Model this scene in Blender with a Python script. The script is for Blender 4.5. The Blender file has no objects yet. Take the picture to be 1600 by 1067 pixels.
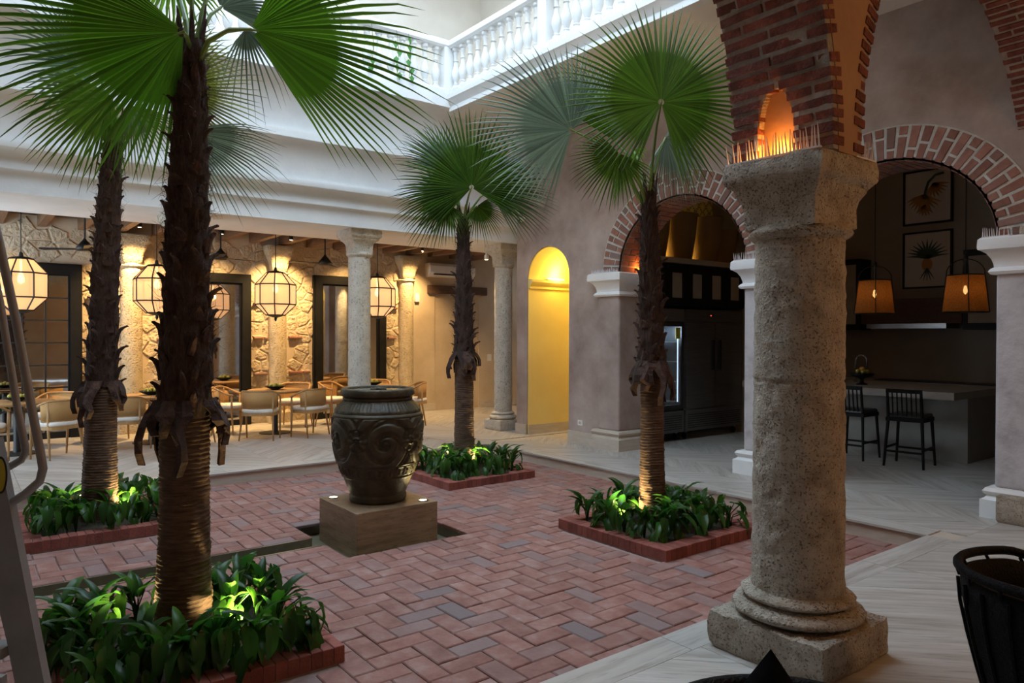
import bpy, math, random
from mathutils import Vector, Matrix, noise
random.seed(7)
PI = math.pi
S = bpy.context.scene
COL = S.collection
# ------------------------------------------------------------------ camera
F_PX = 1130.7
YAW, PITCH, ROLL = 0.65836, 0.00935, 0.0025
CAM = Vector((0, 0, 1.7))
def cam_axes():
    cy, sy = math.cos(YAW), math.sin(YAW)
    r = Vector((cy, -sy, 0)); d = Vector((0, 0, -1)); f = Vector((sy, cy, 0))
    cp, sp = math.cos(PITCH), math.sin(PITCH)
    d2 = d * cp - f * sp; f2 = d * sp + f * cp
    cr, sr = math.cos(ROLL), math.sin(ROLL)
    r3 = r * cr - d2 * sr; d3 = r * sr + d2 * cr
    return r3, -d3, f2
RIGHT, UP, FWD = cam_axes()
cd = bpy.data.cameras.new('camera'); cam = bpy.data.objects.new('camera', cd); COL.objects.link(cam)
cd.sensor_width = 36; cd.lens = F_PX * 36 / 1600; cd.clip_start = 0.05; cd.clip_end = 200
mw = Matrix.Identity(4)
for i in range(3):
    mw[i][0] = RIGHT[i]; mw[i][1] = UP[i]; mw[i][2] = -FWD[i]; mw[i][3] = CAM[i]
cam.matrix_world = mw
S.camera = cam
# ------------------------------------------------------------------ sky and exposure
w = bpy.data.worlds.new('sky'); S.world = w; w.use_nodes = True
bg = w.node_tree.nodes['Background']
bg.inputs[0].default_value = (0.66, 0.83, 1.0, 1); bg.inputs[1].default_value = 6.6
S.view_settings.view_transform = 'Standard'; S.view_settings.look = 'None'
S.view_settings.exposure = 0.0; S.view_settings.gamma = 1.0
S.view_settings.use_curve_mapping = False
S.cycles.max_bounces = 8; S.cycles.diffuse_bounces = 5; S.cycles.transparent_max_bounces = 8
S.cycles.sample_clamp_indirect = 4.0; S.cycles.caustics_reflective = False; S.cycles.caustics_refractive = False

def at(px, py, depth):
    """a point of the place, given its direction and its distance along the view"""
    return CAM + (FWD + RIGHT * ((px - 800) / F_PX) - UP * ((py - 533.5) / F_PX)) * depth

# ------------------------------------------------------------------ materials
MATS = {}
def nmat(name):
    m = bpy.data.materials.new(name); m.use_nodes = True
    MATS[name] = m
    return m, m.node_tree, m.node_tree.nodes['Principled BSDF']
def N(nt, t, **kw):
    n = nt.nodes.new(t)
    for k, v in kw.items(): setattr(n, k, v)
    return n
def rgba(c): return (c[0], c[1], c[2], 1)
def surf(name, cols, scale=3.0, rough=0.8, bump=0.0, bscale=30.0, detail=6, coord='pos', stretch=None, rnd=0.0,
         metal=0.0, spec=0.5, pits=0.0, pscale=40.0, bdist=0.02, huerand=None):
    """noise driven colour; rnd = brightness change from piece to piece; pits = little dark holes"""
    m, nt, b = nmat(name)
    L = nt.links.new
    if coord == 'pos':
        vec = N(nt, 'ShaderNodeNewGeometry').outputs['Position']
    else:
        vec = N(nt, 'ShaderNodeTexCoord').outputs['Object']
    oi = N(nt, 'ShaderNodeObjectInfo'); ge = N(nt, 'ShaderNodeNewGeometry')
    add = N(nt, 'ShaderNodeMath', operation='ADD'); L(oi.outputs['Random'], add.inputs[0]); L(ge.outputs['Random Per Island'], add.inputs[1])
    fr = N(nt, 'ShaderNodeMath', operation='FRACT'); L(add.outputs[0], fr.inputs[0])
    if coord != 'pos':
        sc = N(nt, 'ShaderNodeVectorMath', operation='ADD')
        mul = N(nt, 'ShaderNodeMath', operation='MULTIPLY'); L(fr.outputs[0], mul.inputs[0]); mul.inputs[1].default_value = 50
        L(vec, sc.inputs[0]); L(mul.outputs[0], sc.inputs[1]); vec = sc.outputs[0]
    if stretch:
        mp = N(nt, 'ShaderNodeMapping'); mp.inputs['Scale'].default_value = stretch; L(vec, mp.inputs[0]); svec = mp.outputs[0]
    else: svec = vec
    tx = N(nt, 'ShaderNodeTexNoise'); tx.inputs['Scale'].default_value = scale; tx.inputs['Detail'].default_value = detail
    tx.inputs['Roughness'].default_value = 0.62
    L(svec, tx.inputs['Vector'])
    cr = N(nt, 'ShaderNodeValToRGB'); L(tx.outputs['Fac'], cr.inputs[0])
    e = cr.color_ramp.elements
    n = len(cols)
    e[0].position = 0.3; e[1].position = 0.72; e[0].color = rgba(cols[0]); e[1].color = rgba(cols[-1])
    for i in range(1, n - 1):
        q = e.new(0.3 + 0.42 * i / (n - 1)); q.color = rgba(cols[i])
    out = cr.outputs[0]
    if huerand:
        mx = N(nt, 'ShaderNodeMix', data_type='RGBA'); mx.inputs[7].default_value = rgba(huerand)
        p = N(nt, 'ShaderNodeMath', operation='MULTIPLY'); L(fr.outputs[0], p.inputs[0]); p.inputs[1].default_value = 7.31
        q = N(nt, 'ShaderNodeMath', operation='FRACT'); L(p.outputs[0], q.inputs[0])
        q2 = N(nt, 'ShaderNodeMath', operation='POWER'); L(q.outputs[0], q2.inputs[0]); q2.inputs[1].default_value = 6
        L(q2.outputs[0], mx.inputs[0]); L(out, mx.inputs[6]); out = mx.outputs[2]
    if rnd:
        hs = N(nt, 'ShaderNodeHueSaturation')
        mr = N(nt, 'ShaderNodeMapRange'); mr.inputs[3].default_value = 1 - rnd; mr.inputs[4].default_value = 1 + rnd
        L(fr.outputs[0], mr.inputs[0]); L(mr.outputs[0], hs.inputs['Value']); L(out, hs.inputs['Color']); out = hs.outputs[0]
    hgt = None
    if pits:
        vo = N(nt, 'ShaderNodeTexNoise'); vo.inputs['Scale'].default_value = pscale; vo.inputs['Detail'].default_value = 3; L(svec, vo.inputs['Vector'])
        rp = N(nt, 'ShaderNodeValToRGB'); rp.color_ramp.elements[0].position = 0.34; rp.color_ramp.elements[1].position = 0.42
        L(vo.outputs['Fac'], rp.inputs[0])
        mx = N(nt, 'ShaderNodeMix', data_type='RGBA'); mx.blend_type = 'MULTIPLY'; mx.inputs[0].default_value = pits
        L(out, mx.inputs[6]); L(rp.outputs[0], mx.inputs[7]); out = mx.outputs[2]
        hgt = rp.outputs[0]
    L(out, b.inputs['Base Color'])
    b.inputs['Roughness'].default_value = rough; b.inputs['Metallic'].default_value = metal
    b.inputs['Specular IOR Level'].default_value = spec
    if bump:
        t2 = N(nt, 'ShaderNodeTexNoise'); t2.inputs['Scale'].default_value = bscale; t2.inputs['Detail'].default_value = 5; L(svec, t2.inputs['Vector'])
        h = t2.outputs['Fac']
        if hgt is not None:
            ad = N(nt, 'ShaderNodeMath', operation='ADD'); L(h, ad.inputs[0]); L(hgt, ad.inputs[1]); h = ad.outputs[0]
        bp = N(nt, 'ShaderNodeBump'); bp.inputs['Strength'].default_value = bump; bp.inputs['Distance'].default_value = bdist
        L(h, bp.inputs['Height']); L(bp.outputs[0], b.inputs['Normal'])
    return m
def glow(name, c, s):
    m, nt, b = nmat(name)
    b.inputs['Base Color'].default_value = rgba(c); b.inputs['Emission Color'].default_value = rgba(c); b.inputs['Emission Strength'].default_value = s
    return m
def leafmat(name, c1, c2, trans=0.45, rough=0.4, scale=4, spec=0.4):
    m, nt, b = nmat(name); L = nt.links.new
    g = N(nt, 'ShaderNodeNewGeometry'); oi = N(nt, 'ShaderNodeObjectInfo')
    tx = N(nt, 'ShaderNodeTexNoise'); tx.inputs['Scale'].default_value = scale; L(g.outputs['Position'], tx.inputs['Vector'])
    mx = N(nt, 'ShaderNodeMix', data_type='RGBA'); mx.inputs[6].default_value = rgba(c1); mx.inputs[7].default_value = rgba(c2)
    ad = N(nt, 'ShaderNodeMath', operation='MULTIPLY_ADD'); L(oi.outputs['Random'], ad.inputs[0]); ad.inputs[1].default_value = 0.7; 
    sb = N(nt, 'ShaderNodeMath', operation='SUBTRACT'); L(tx.outputs['Fac'], sb.inputs[0]); sb.inputs[1].default_value = 0.35; L(sb.outputs[0], ad.inputs[2])
    ad.use_clamp = True
    isl = N(nt, 'ShaderNodeMapRange'); isl.inputs[3].default_value = .62; isl.inputs[4].default_value = 1.45; L(g.outputs['Random Per Island'], isl.inputs[0])
    hv = N(nt, 'ShaderNodeHueSaturation'); L(isl.outputs[0], hv.inputs['Value'])
    L(ad.outputs[0], mx.inputs[0]); L(mx.outputs[2], hv.inputs['Color']); L(hv.outputs[0], b.inputs['Base Color'])
    b.inputs['Roughness'].default_value = rough; b.inputs['Specular IOR Level'].default_value = spec
    t = N(nt, 'ShaderNodeBsdfTranslucent'); br = N(nt, 'ShaderNodeHueSaturation'); br.inputs['Value'].default_value = 1.5; br.inputs['Saturation'].default_value = 1.1
    L(hv.outputs[0], br.inputs['Color']); L(br.outputs[0], t.inputs['Color'])
    ms = N(nt, 'ShaderNodeMixShader'); ms.inputs[0].default_value = trans
    L(b.outputs[0], ms.inputs[1]); L(t.outputs[0], ms.inputs[2]); L(ms.outputs[0], nt.nodes['Material Output'].inputs[0])
    return m

surf('white_plaster', [(.70, .70, .70), (.80, .80, .79)], 2, .8, .08, 25)
surf('cream_plaster', [(.72, .66, .58), (.82, .77, .70)], 1.2, .85, .08, 20)
surf('mauve_plaster', [(.225, .16, .138), (.37, .285, .25), (.48, .395, .355)], 1.3, .9, .3, 14, detail=11)
surf('grey_plaster', [(.30, .265, .27), (.48, .45, .46), (.55, .52, .52)], 3.0, .9, .25, 20, detail=9)
surf('warm_plaster', [(.46, .36, .25), (.60, .49, .36)], 1.5, .88, .12, 18, detail=8)
surf('yellow_plaster', [(.78, .62, .22), (.84, .70, .28)], 1.2, .85, .05, 18)
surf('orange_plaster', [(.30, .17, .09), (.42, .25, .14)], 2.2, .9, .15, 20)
surf('travertine', [(.31, .27, .225), (.45, .42, .38), (.54, .515, .48)], 2.2, .42, .06, 30, coord='obj', stretch=(.5, 6, 6), rnd=.07, spec=.45, pits=.25, pscale=9)
surf('travertine_block', [(.17, .11, .06), (.28, .19, .115), (.36, .26, .165)], 3.0, .35, .08, 30, stretch=(1, 1, 6), pits=.3, pscale=10)
surf('trim_stone', [(.46, .39, .31), (.58, .51, .43)], 4, .6, .08, 30, stretch=(1, 1, 5))
surf('coral_stone', [(.30, .24, .18), (.46, .395, .315), (.56, .50, .42)], 9, .95, 1.0, 70, pits=.55, pscale=85, bdist=.022)
surf('pale_coral', [(.50, .45, .37), (.66, .61, .52)], 8, .95, .7, 45, pits=.35, pscale=40, bdist=.02)
surf('gold_coral', [(.46, .36, .22), (.60, .49, .32)], 8, .95, .8, 40, pits=.3, pscale=40, bdist=.02)
surf('court_brick', [(.20, .085, .066), (.28, .135, .108), (.35, .225, .195)], 6, .72, .22, 40, coord='obj', rnd=.09, huerand=(.20, .15, .145), spec=.3)
surf('mortar', [(.24, .16, .135), (.36, .27, .24)], 12, .95, .2, 60)
surf('pale_mortar', [(.42, .39, .35), (.56, .53, .48)], 14, .95, .5, 60)
surf('dark_mortar', [(.26, .22, .19), (.40, .35, .30)], 14, .95, .6, 60)
surf('rim_brick', [(.19, .055, .042), (.28, .095, .072)], 8, .8, .25, 50, coord='obj', rnd=.2, spec=.25)
surf('arch_brick', [(.20, .085, .06), (.30, .14, .10)], 9, .9, .35, 50, coord='obj', rnd=.2, huerand=(.16, .12, .11))
surf('pier_brick', [(.075, .024, .018), (.165, .046, .032), (.23, .08, .055)], 14, .92, .8, 60, coord='obj', rnd=.22, bdist=.02)
surf('rubble', [(.40, .31, .20), (.52, .42, .29), (.60, .50, .36)], 5, .92, .9, 16, coord='obj', rnd=.10, bdist=.05)
surf('wood_beam', [(.13, .065, .03), (.24, .125, .06)], 5, .6, .1, 30, stretch=(8, 1, 8))
surf('plank_ceiling', [(.08, .05, .03), (.16, .10, .06)], 5, .8)
surf('oak', [(.34, .18, .065), (.44, .255, .105)], 8, .5, .05, 40, coord='obj', stretch=(6, 6, 1))
surf('cane', [(.40, .21, .065), (.50, .29, .11)], 90, .7, .3, 160, coord='obj')
surf('white_fabric', [(.70, .66, .60), (.78, .75, .70)], 20, .9, .2, 200)
surf('black_metal', [(.008, .008, .008), (.015, .014, .013)], 6, .45)
surf('black_wood', [(.005, .005, .005), (.011, .010, .009)], 6, .55, spec=.2)
surf('black_wicker', [(.002, .002, .0025), (.004, .004, .005)], 60, .5, .5, 120, spec=.12)
surf('black_cloth', [(.003, .003, .004), (.006, .006, .007)], 60, .95, .4, 200, spec=.1)
surf('aluminium', [(.24, .23, .23), (.32, .31, .31)], 8, .45, metal=.35)
surf('steel', [(.20, .19, .18), (.28, .27, .26)], 3, .3, metal=.8, stretch=(1, 1, 20))
surf('dark_steel', [(.05, .05, .05), (.08, .08, .08)], 3, .35, metal=.6)
surf('beige_panel', [(.30, .235, .165), (.36, .285, .205)], 6, .8)
surf('kitchen_wall', [(.25, .195, .145), (.30, .24, .185)], 2, .9)
surf('counter_stone', [(.33, .28, .235), (.42, .37, .32)], 4, .4)
surf('island_panel', [(.26, .24, .215), (.32, .30, .27)], 4, .6)
surf('jar_stone', [(.026, .020, .010), (.055, .043, .023), (.095, .078, .05)], 6, .46, .4, 50, spec=.3, bdist=.01)
surf('wet_stone', [(.10, .095, .06), (.19, .17, .12)], 5, .3, .1, 30)
surf('soil', [(.02, .014, .008), (.05, .035, .02)], 20, .95, .5, 60)
surf('bark_smooth', [(.045, .024, .013), (.095, .053, .030), (.15, .092, .056)], 10, .9, .6, 30, stretch=(1, 1, 7), bdist=.01)
surf('bark_shag', [(.022, .010, .006), (.055, .026, .015), (.10, .05, .03)], 16, .95, .8, 60, stretch=(5, 5, 1), bdist=.02)
surf('boot_husk', [(.018, .008, .005), (.045, .02, .012), (.09, .043, .026)], 14, .9, .5, 60, rnd=.3)
surf('petiole', [(.10, .16, .03), (.16, .24, .05)], 8, .5)
surf('basket_weave', [(.20, .11, .035), (.30, .17, .06)], 60, .8, .6, 120, stretch=(1, 1, 4))
surf('paper', [(.50, .42, .33), (.54, .46, .37)], 4, .9)
surf('banana_ink', [(.30, .13, .03), (.42, .20, .05)], 12, .9)
surf('green_ink', [(.03, .055, .035), (.06, .09, .06)], 12, .9)
surf('pine_ink', [(.34, .15, .04), (.42, .20, .06)], 30, .9)
surf('fruit_skin', [(.30, .32, .04), (.42, .36, .06)], 8, .4, rnd=.2)
surf('orange_skin', [(.6, .2, .02), (.7, .3, .04)], 8, .4)
surf('white_plastic', [(.74, .73, .70), (.80, .79, .77)], 5, .4)
surf('red_cloth', [(.34, .07, .03), (.44, .10, .05)], 6, .8)
surf('sticker_yellow', [(.45, .36, .02), (.55, .44, .03)], 6, .5)
surf('lintel_wood', [(.06, .03, .018), (.12, .065, .04)], 6, .8, .4, 30, stretch=(1, 6, 6))
leafmat('palm_leaf', (.034, .080, .010), (.090, .155, .026), .5, .45, 2)
leafmat('palm_leaf_pale', (.085, .14, .095), (.20, .25, .19), .35, .45, 2)
leafmat('palm_leaf_yellow', (.085, .105, .02), (.14, .145, .035), .45, .45, 2)
leafmat('plant_leaf', (.012, .045, .011), (.040, .11, .016), .45, .33, 5, .4)
leafmat('ivy_leaf', (.03, .12, .02), (.06, .2, .04), .3, .4, 5)
glow('bulb', (1, .72, .36), 5); glow('filament', (1, .62, .25), 10); glow('ember', (1, .30, .04), 2.5)
glow('spot_lens', (1, .86, .55), 12); glow('cold_tube', (.6, .8, 1), 1.6); glow('led_red', (1, .1, .05), 2); glow('yellow_tube', (1, .8, .2), 6)
m, nt, b = nmat('mirror_glass'); b.inputs['Base Color'].default_value = (.62, .62, .60, 1); b.inputs['Metallic'].default_value = 1; b.inputs['Roughness'].default_value = .03
m, nt, b = nmat('water'); b.inputs['Base Color'].default_value = (.03, .035, .02, 1); b.inputs['Roughness'].default_value = .04; b.inputs['Specular IOR Level'].default_value = .8
m, nt, b = nmat('glass_door'); b.inputs['Base Color'].default_value = (.8, .9, 1, 1); b.inputs['Roughness'].default_value = .05; b.inputs['Alpha'].default_value = .18
m, nt, b = nmat('spike_plastic'); b.inputs['Base Color'].default_value = (.75, .72, .72, 1); b.inputs['Roughness'].default_value = .3; b.inputs['Alpha'].default_value = .92
def paneglass(name, c, em, tr=.25, dens=1.0):
    m, nt, b = nmat(name); L = nt.links.new
    t = N(nt, 'ShaderNodeBsdfTranslucent'); t.inputs['Color'].default_value = rgba([q * dens for q in c])
    d = N(nt, 'ShaderNodeBsdfDiffuse'); d.inputs['Color'].default_value = rgba([q * .8 * dens for q in c])
    tp = N(nt, 'ShaderNodeBsdfTransparent'); tp.inputs['Color'].default_value = (1, .92, .8, 1)
    a = N(nt, 'ShaderNodeMixShader'); a.inputs[0].default_value = .6; L(d.outputs[0], a.inputs[1]); L(t.outputs[0], a.inputs[2])
    a2 = N(nt, 'ShaderNodeMixShader'); a2.inputs[0].default_value = tr; L(a.outputs[0], a2.inputs[1]); L(tp.outputs[0], a2.inputs[2])
    e = N(nt, 'ShaderNodeEmission'); e.inputs[0].default_value = rgba(c); e.inputs[1].default_value = em
    s = N(nt, 'ShaderNodeAddShader'); L(a2.outputs[0], s.inputs[0]); L(e.outputs[0], s.inputs[1]); L(s.outputs[0], nt.nodes['Material Output'].inputs[0])
    return m
paneglass('lantern_glass', (1, .64, .37), .42, .34, .62)
def burlap():
    m = paneglass('burlap', (.75, .30, .08), .0, .10); nt = m.node_tree; L = nt.links.new
    tr = [n for n in nt.nodes if n.type == 'BSDF_TRANSLUCENT'][0]
    tx = N(nt, 'ShaderNodeTexNoise'); tx.inputs['Scale'].default_value = 45; g = N(nt, 'ShaderNodeNewGeometry'); L(g.outputs['Position'], tx.inputs['Vector'])
    r = N(nt, 'ShaderNodeValToRGB'); r.color_ramp.elements[0].color = (.25, .08, .02, 1); r.color_ramp.elements[1].color = (.9, .4, .12, 1)
    L(tx.outputs['Fac'], r.inputs[0]); L(r.outputs[0], tr.inputs['Color'])
burlap()
def tilemat():
    m, nt, b = nmat('patterned_tile'); L = nt.links.new
    tc = N(nt, 'ShaderNodeTexCoord'); mp = N(nt, 'ShaderNodeMapping'); mp.inputs['Scale'].default_value = (31.4, 31.4, 31.4)
    L(tc.outputs['Object'], mp.inputs[0]); sp = N(nt, 'ShaderNodeSeparateXYZ'); L(mp.outputs[0], sp.inputs[0])
    cx = N(nt, 'ShaderNodeMath', operation='COSINE'); cz = N(nt, 'ShaderNodeMath', operation='COSINE'); L(sp.outputs[0], cx.inputs[0]); L(sp.outputs[2], cz.inputs[0])
    c2 = N(nt, 'ShaderNodeMath', operation='MULTIPLY'); L(sp.outputs[0], c2.inputs[0]); c2.inputs[1].default_value = 3
    c3 = N(nt, 'ShaderNodeMath', operation='MULTIPLY'); L(sp.outputs[2], c3.inputs[0]); c3.inputs[1].default_value = 3
    d2 = N(nt, 'ShaderNodeMath', operation='COSINE'); L(c2.outputs[0], d2.inputs[0]); d3 = N(nt, 'ShaderNodeMath', operation='COSINE'); L(c3.outputs[0], d3.inputs[0])
    a = N(nt, 'ShaderNodeMath', operation='ADD'); L(cx.outputs[0], a.inputs[0]); L(cz.outputs[0], a.inputs[1])
    p = N(nt, 'ShaderNodeMath', operation='MULTIPLY'); L(d2.outputs[0], p.inputs[0]); L(d3.outputs[0], p.inputs[1])
    q = N(nt, 'ShaderNodeMath', operation='ADD'); L(a.outputs[0], q.inputs[0]); L(p.outputs[0], q.inputs[1])
    ab = N(nt, 'ShaderNodeMath', operation='ABSOLUTE'); L(q.outputs[0], ab.inputs[0])
    r = N(nt, 'ShaderNodeValToRGB'); r.color_ramp.interpolation = 'CONSTANT'
    e = r.color_ramp.elements; e[0].color = (.10, .07, .03, 1); e[1].position = .42; e[1].color = (.62, .48, .17, 1); k = e.new(.9); k.color = (.42, .13, .05, 1); k = e.new(.98); k.color = (.62, .48, .17, 1)
    L(ab.outputs[0], r.inputs[0]); L(r.outputs[0], b.inputs['Base Color']); b.inputs['Roughness'].default_value = .35
tilemat()
# ------------------------------------------------------------------ mesh helpers
class MB:
    def __init__(s): s.v = []; s.f = []
    def add(s, vs, fs):
        k = len(s.v); s.v += [tuple(p) for p in vs]; s.f += [tuple(i + k for i in f) for f in fs]; return s
    def box(s, x0, x1, y0, y1, z0, z1):
        return s.add([(x0, y0, z0), (x1, y0, z0), (x1, y1, z0), (x0, y1, z0), (x0, y0, z1), (x1, y0, z1), (x1, y1, z1), (x0, y1, z1)],
                     [(3, 2, 1, 0), (4, 5, 6, 7), (0, 1, 5, 4), (1, 2, 6, 5), (2, 3, 7, 6), (3, 0, 4, 7)])
    def cbox(s, x0, x1, y0, y1, z0, z1, c=.004, top='z'):
        """box whose top face is drawn in: a worn piece edge"""
        return s.add([(x0, y0, z0), (x1, y0, z0), (x1, y1, z0), (x0, y1, z0), (x0, y0, z1 - c), (x1, y0, z1 - c), (x1, y1, z1 - c), (x0, y1, z1 - c),
                      (x0 + c, y0 + c, z1), (x1 - c, y0 + c, z1), (x1 - c, y1 - c, z1), (x0 + c, y1 - c, z1)],
                     [(3, 2, 1, 0), (8, 9, 10, 11)] + [(i, (i + 1) % 4, 4 + (i + 1) % 4, 4 + i) for i in range(4)] + [(4 + i, 4 + (i + 1) % 4, 8 + (i + 1) % 4, 8 + i) for i in range(4)])
    def obox(s, c, ex, ey, ez):
        c = Vector(c); ex = Vector(ex); ey = Vector(ey); ez = Vector(ez)
        P = [c + ex * a + ey * b + ez * d for d in (-1, 1) for a, b in ((-1, -1), (1, -1), (1, 1), (-1, 1))]
        return s.add(P, [(3, 2, 1, 0), (4, 5, 6, 7), (0, 1, 5, 4), (1, 2, 6, 5), (2, 3, 7, 6), (3, 0, 4, 7)])
    def bar(s, a, b, w, h=None, up=(0, 0, 1)):
        a = Vector(a); b = Vector(b); h = h or w; d = (b - a).normalized(); u = Vector(up)
        if abs(d.dot(u)) > .98: u = Vector((0, 1, 0))
        x = d.cross(u).normalized(); y = x.cross(d).normalized()
        return s.obox((a + b) / 2, x * w / 2, y * h / 2, d * (b - a).length / 2)
    def tube(s, pts, r, n=8, caps=True, closed=False):
        pts = [Vector(p) for p in pts]; R = r if isinstance(r, (list, tuple)) else [r] * len(pts); m = len(pts)
        vs = []; x = None
        for i, p in enumerate(pts):
            if closed: t = (pts[(i + 1) % m] - pts[i - 1]).normalized()
            else: t = (pts[min(i + 1, m - 1)] - pts[max(i - 1, 0)]).normalized()
            if x is None:
                u = Vector((0, 0, 1)) if abs(t.z) < .9 else Vector((1, 0, 0)); x = t.cross(u).normalized()
            else: x = (x - t * x.dot(t)).normalized()
            y = t.cross(x)
            vs += [p + (x * math.cos(2 * PI * k / n) + y * math.sin(2 * PI * k / n)) * R[i] for k in range(n)]
        fs = []
        for i in range(m if closed else m - 1):
            j = (i + 1) % m
            fs += [(i * n + k, i * n + (k + 1) % n, j * n + (k + 1) % n, j * n + k) for k in range(n)]
        if caps and not closed: fs += [tuple(range(n))[::-1], tuple((m - 1) * n + k for k in range(n))]
        return s.add(vs, fs)
    def lathe(s, prof, c=(0, 0, 0), n=24, disp=None, arc=(0, 2 * PI)):
        vs = []; full = abs(arc[1] - arc[0] - 2 * PI) < 1e-6; k = n if full else n + 1
        for i, (r, z) in enumerate(prof):
            for j in range(k):
                a = arc[0] + (arc[1] - arc[0]) * j / n
                rr = r + (disp(a, z, r) if disp else 0)
                vs.append((c[0] + rr * math.cos(a), c[1] + rr * math.sin(a), c[2] + z))
        fs = []
        for i in range(len(prof) - 1):
            for j in range(n):
                q = (j + 1) % k
                fs.append((i * k + j, i * k + q, (i + 1) * k + q, (i + 1) * k + j))
        if full:
            fs += [tuple(range(k))[::-1], tuple((len(prof) - 1) * k + j for j in range(k))]
        return s.add(vs, fs)
    def extrude(s, poly, d):
        """closed polygon (3d points) pushed along d"""
        n = len(poly); d = Vector(d); P = [Vector(p) for p in poly]
        return s.add(P + [p + d for p in P], [tuple(range(n))[::-1], tuple(range(n, 2 * n))] + [(i, (i + 1) % n, n + (i + 1) % n, n + i) for i in range(n)])
    def sweep(s, prof, p0, p1, side, up=(0, 0, 1), caps=True):
        """open or closed profile [(a,b)] : a along side, b along up, drawn from p0 to p1"""
        p0 = Vector(p0); p1 = Vector(p1); sd = Vector(side); u = Vector(up); n = len(prof)
        vs = [p0 + sd * a + u * b for a, b in prof] + [p1 + sd * a + u * b for a, b in prof]
        fs = [(i, (i + 1) % n, n + (i + 1) % n, n + i) for i in range(n)]
        if caps: fs += [tuple(range(n))[::-1], tuple(range(n, 2 * n))]
        return s.add(vs, fs)
    def mesh(s, name, mat, smooth=False):
        me = bpy.data.meshes.new(name); me.from_pydata(s.v, [], s.f); me.update()
        if mat: me.materials.append(MATS[mat])
        if smooth:
            me.shade_smooth()
            if smooth is not True:
                me.set_sharp_from_angle(angle=math.radians(smooth))
        return me
    def build(s, name, mat, parent=None, smooth=False, fix=True):
        me = s.mesh(name, mat, smooth)
        import bmesh
        if fix:
            bm = bmesh.new(); bm.from_mesh(me); bmesh.ops.recalc_face_normals(bm, faces=bm.faces); bm.to_mesh(me); bm.free()
        return link(name, me, parent)
def link(name, me, parent=None, loc=None, rot=None, scale=None):
    o = bpy.data.objects.new(name, me); COL.objects.link(o)
    if loc is not None: o.location = loc
    if rot is not None: o.rotation_euler = rot
    if scale is not None: o.scale = scale
    if parent is not None:
        o.parent = parent
        o.matrix_parent_inverse = Matrix.Translation(-parent.location) if parent.type == 'EMPTY' and parent.get('world') else Matrix.Identity(4)
    return o
def tag(o, label, cat, group=None, kind=None):
    if label: o['label'] = label
    if cat: o['category'] = cat
    if group: o['group'] = group
    if kind: o['kind'] = kind
    return o
def thing(name, label, cat, loc=(0, 0, 0), group=None, world=True):
    """an Empty at the thing's base; world=True: its parts are given in room coordinates"""
    o = bpy.data.objects.new(name, None); COL.objects.link(o); o.location = loc; o.empty_display_size = .1
    if world: o['world'] = 1
    return tag(o, label, cat, group)
def struct(name, mb, mat, parent=None, label=None, smooth=False):
    o = mb.build(name, mat, parent, smooth)
    if parent is None: o['kind'] = 'structure'
    if label: o['label'] = label
    return o
def dup(root, loc, rz=0, label=None, group=None):
    r = root.copy(); COL.objects.link(r); r.location = loc; r.rotation_euler = (0, 0, rz)
    if label: r['label'] = label
    if group: r['group'] = group
    for ch in list(root.children):
        c = ch.copy(); COL.objects.link(c); c.parent = r
        for g in list(ch.children):
            d = g.copy(); COL.objects.link(d); d.parent = c
    return r
def lamp(name, kind, loc, power, color, size=.05, parent=None, aim=None, angle=60, blend=.5):
    l = bpy.data.lights.new(name, kind); l.energy = power; l.color = color
    if kind == 'AREA': l.size = size
    else: l.shadow_soft_size = size
    if kind == 'SPOT': l.spot_size = math.radians(angle); l.spot_blend = blend
    o = bpy.data.objects.new(name, l); COL.objects.link(o); o.location = loc
    if aim is not None: o.rotation_euler = (Vector(aim) - Vector(loc)).to_track_quat('-Z', 'Y').to_euler()
    if parent is not None: o.parent = parent; o.matrix_parent_inverse = Matrix.Translation(-parent.location)
    return o
U = random.uniform
# ------------------------------------------------------------------ plan of the place
X0, X1, Y0, Y1 = -.23, 6.61, 2.70, 9.18       # the sunken court
ZC = -.15                                     # its level; gallery floors are at 0
XW = 7.75                                     # face of the arched wall
CX, CY = 3.19, 6.2                            # fountain
PLANT = {'front': (1.09, 4.46), 'left': (1.12, 7.93), 'right': (5.24, 4.53), 'back': (5.30, 7.87)}
TRUNK = dict(PLANT, right=(5.20, 4.56), front=(1.06, 4.48))
# ------------------------------------------------------------------ court floor of bricks
def excluded(x, y):
    for px, py in PLANT.values():
        if abs(x - px) < .64 and abs(y - py) < .64: return True
    if 2.58 < x < 3.80 and 5.55 < y < 6.84: return True
    if x < 2.6 and 6.06 < y < 6.31: return True
    return False
base = MB()
for a in ((X0, X1, Y0, 5.55), (X0, X1, 6.84, Y1), (X0, 2.58, 5.55, 6.06), (X0, 2.58, 6.31, 6.84), (3.80, X1, 5.55, 6.84)):
    base.box(a[0], a[1], a[2], a[3], ZC - .2, ZC - .012)
court = struct('floor', base, 'mortar', label='mortar bed of the sunken brick court')
na, nb = 46, 43
ax, ay = (X1 - X0) / na, (Y1 - Y0) / nb
cells = {}
bricks = []
def cell_ok(i, j):
    return 0 <= i < na and 0 <= j < nb and not excluded(X0 + (i + .5) * ax, Y0 + (j + .5) * ay)
for i in range(-1, na + 1):
    for j in range(-1, nb + 1):
        s = (i - j) % 4
        if s == 0: pr_ = [(i, j), (i + 1, j)]
        elif s == 3: pr_ = [(i, j), (i, j + 1)]
        else: continue
        ok = [c for c in pr_ if cell_ok(*c)]
        if not ok: continue
        bricks.append((X0 + min(c[0] for c in ok) * ax, X0 + (max(c[0] for c in ok) + 1) * ax, Y0 + min(c[1] for c in ok) * ay, Y0 + (max(c[1] for c in ok) + 1) * ay))
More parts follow.
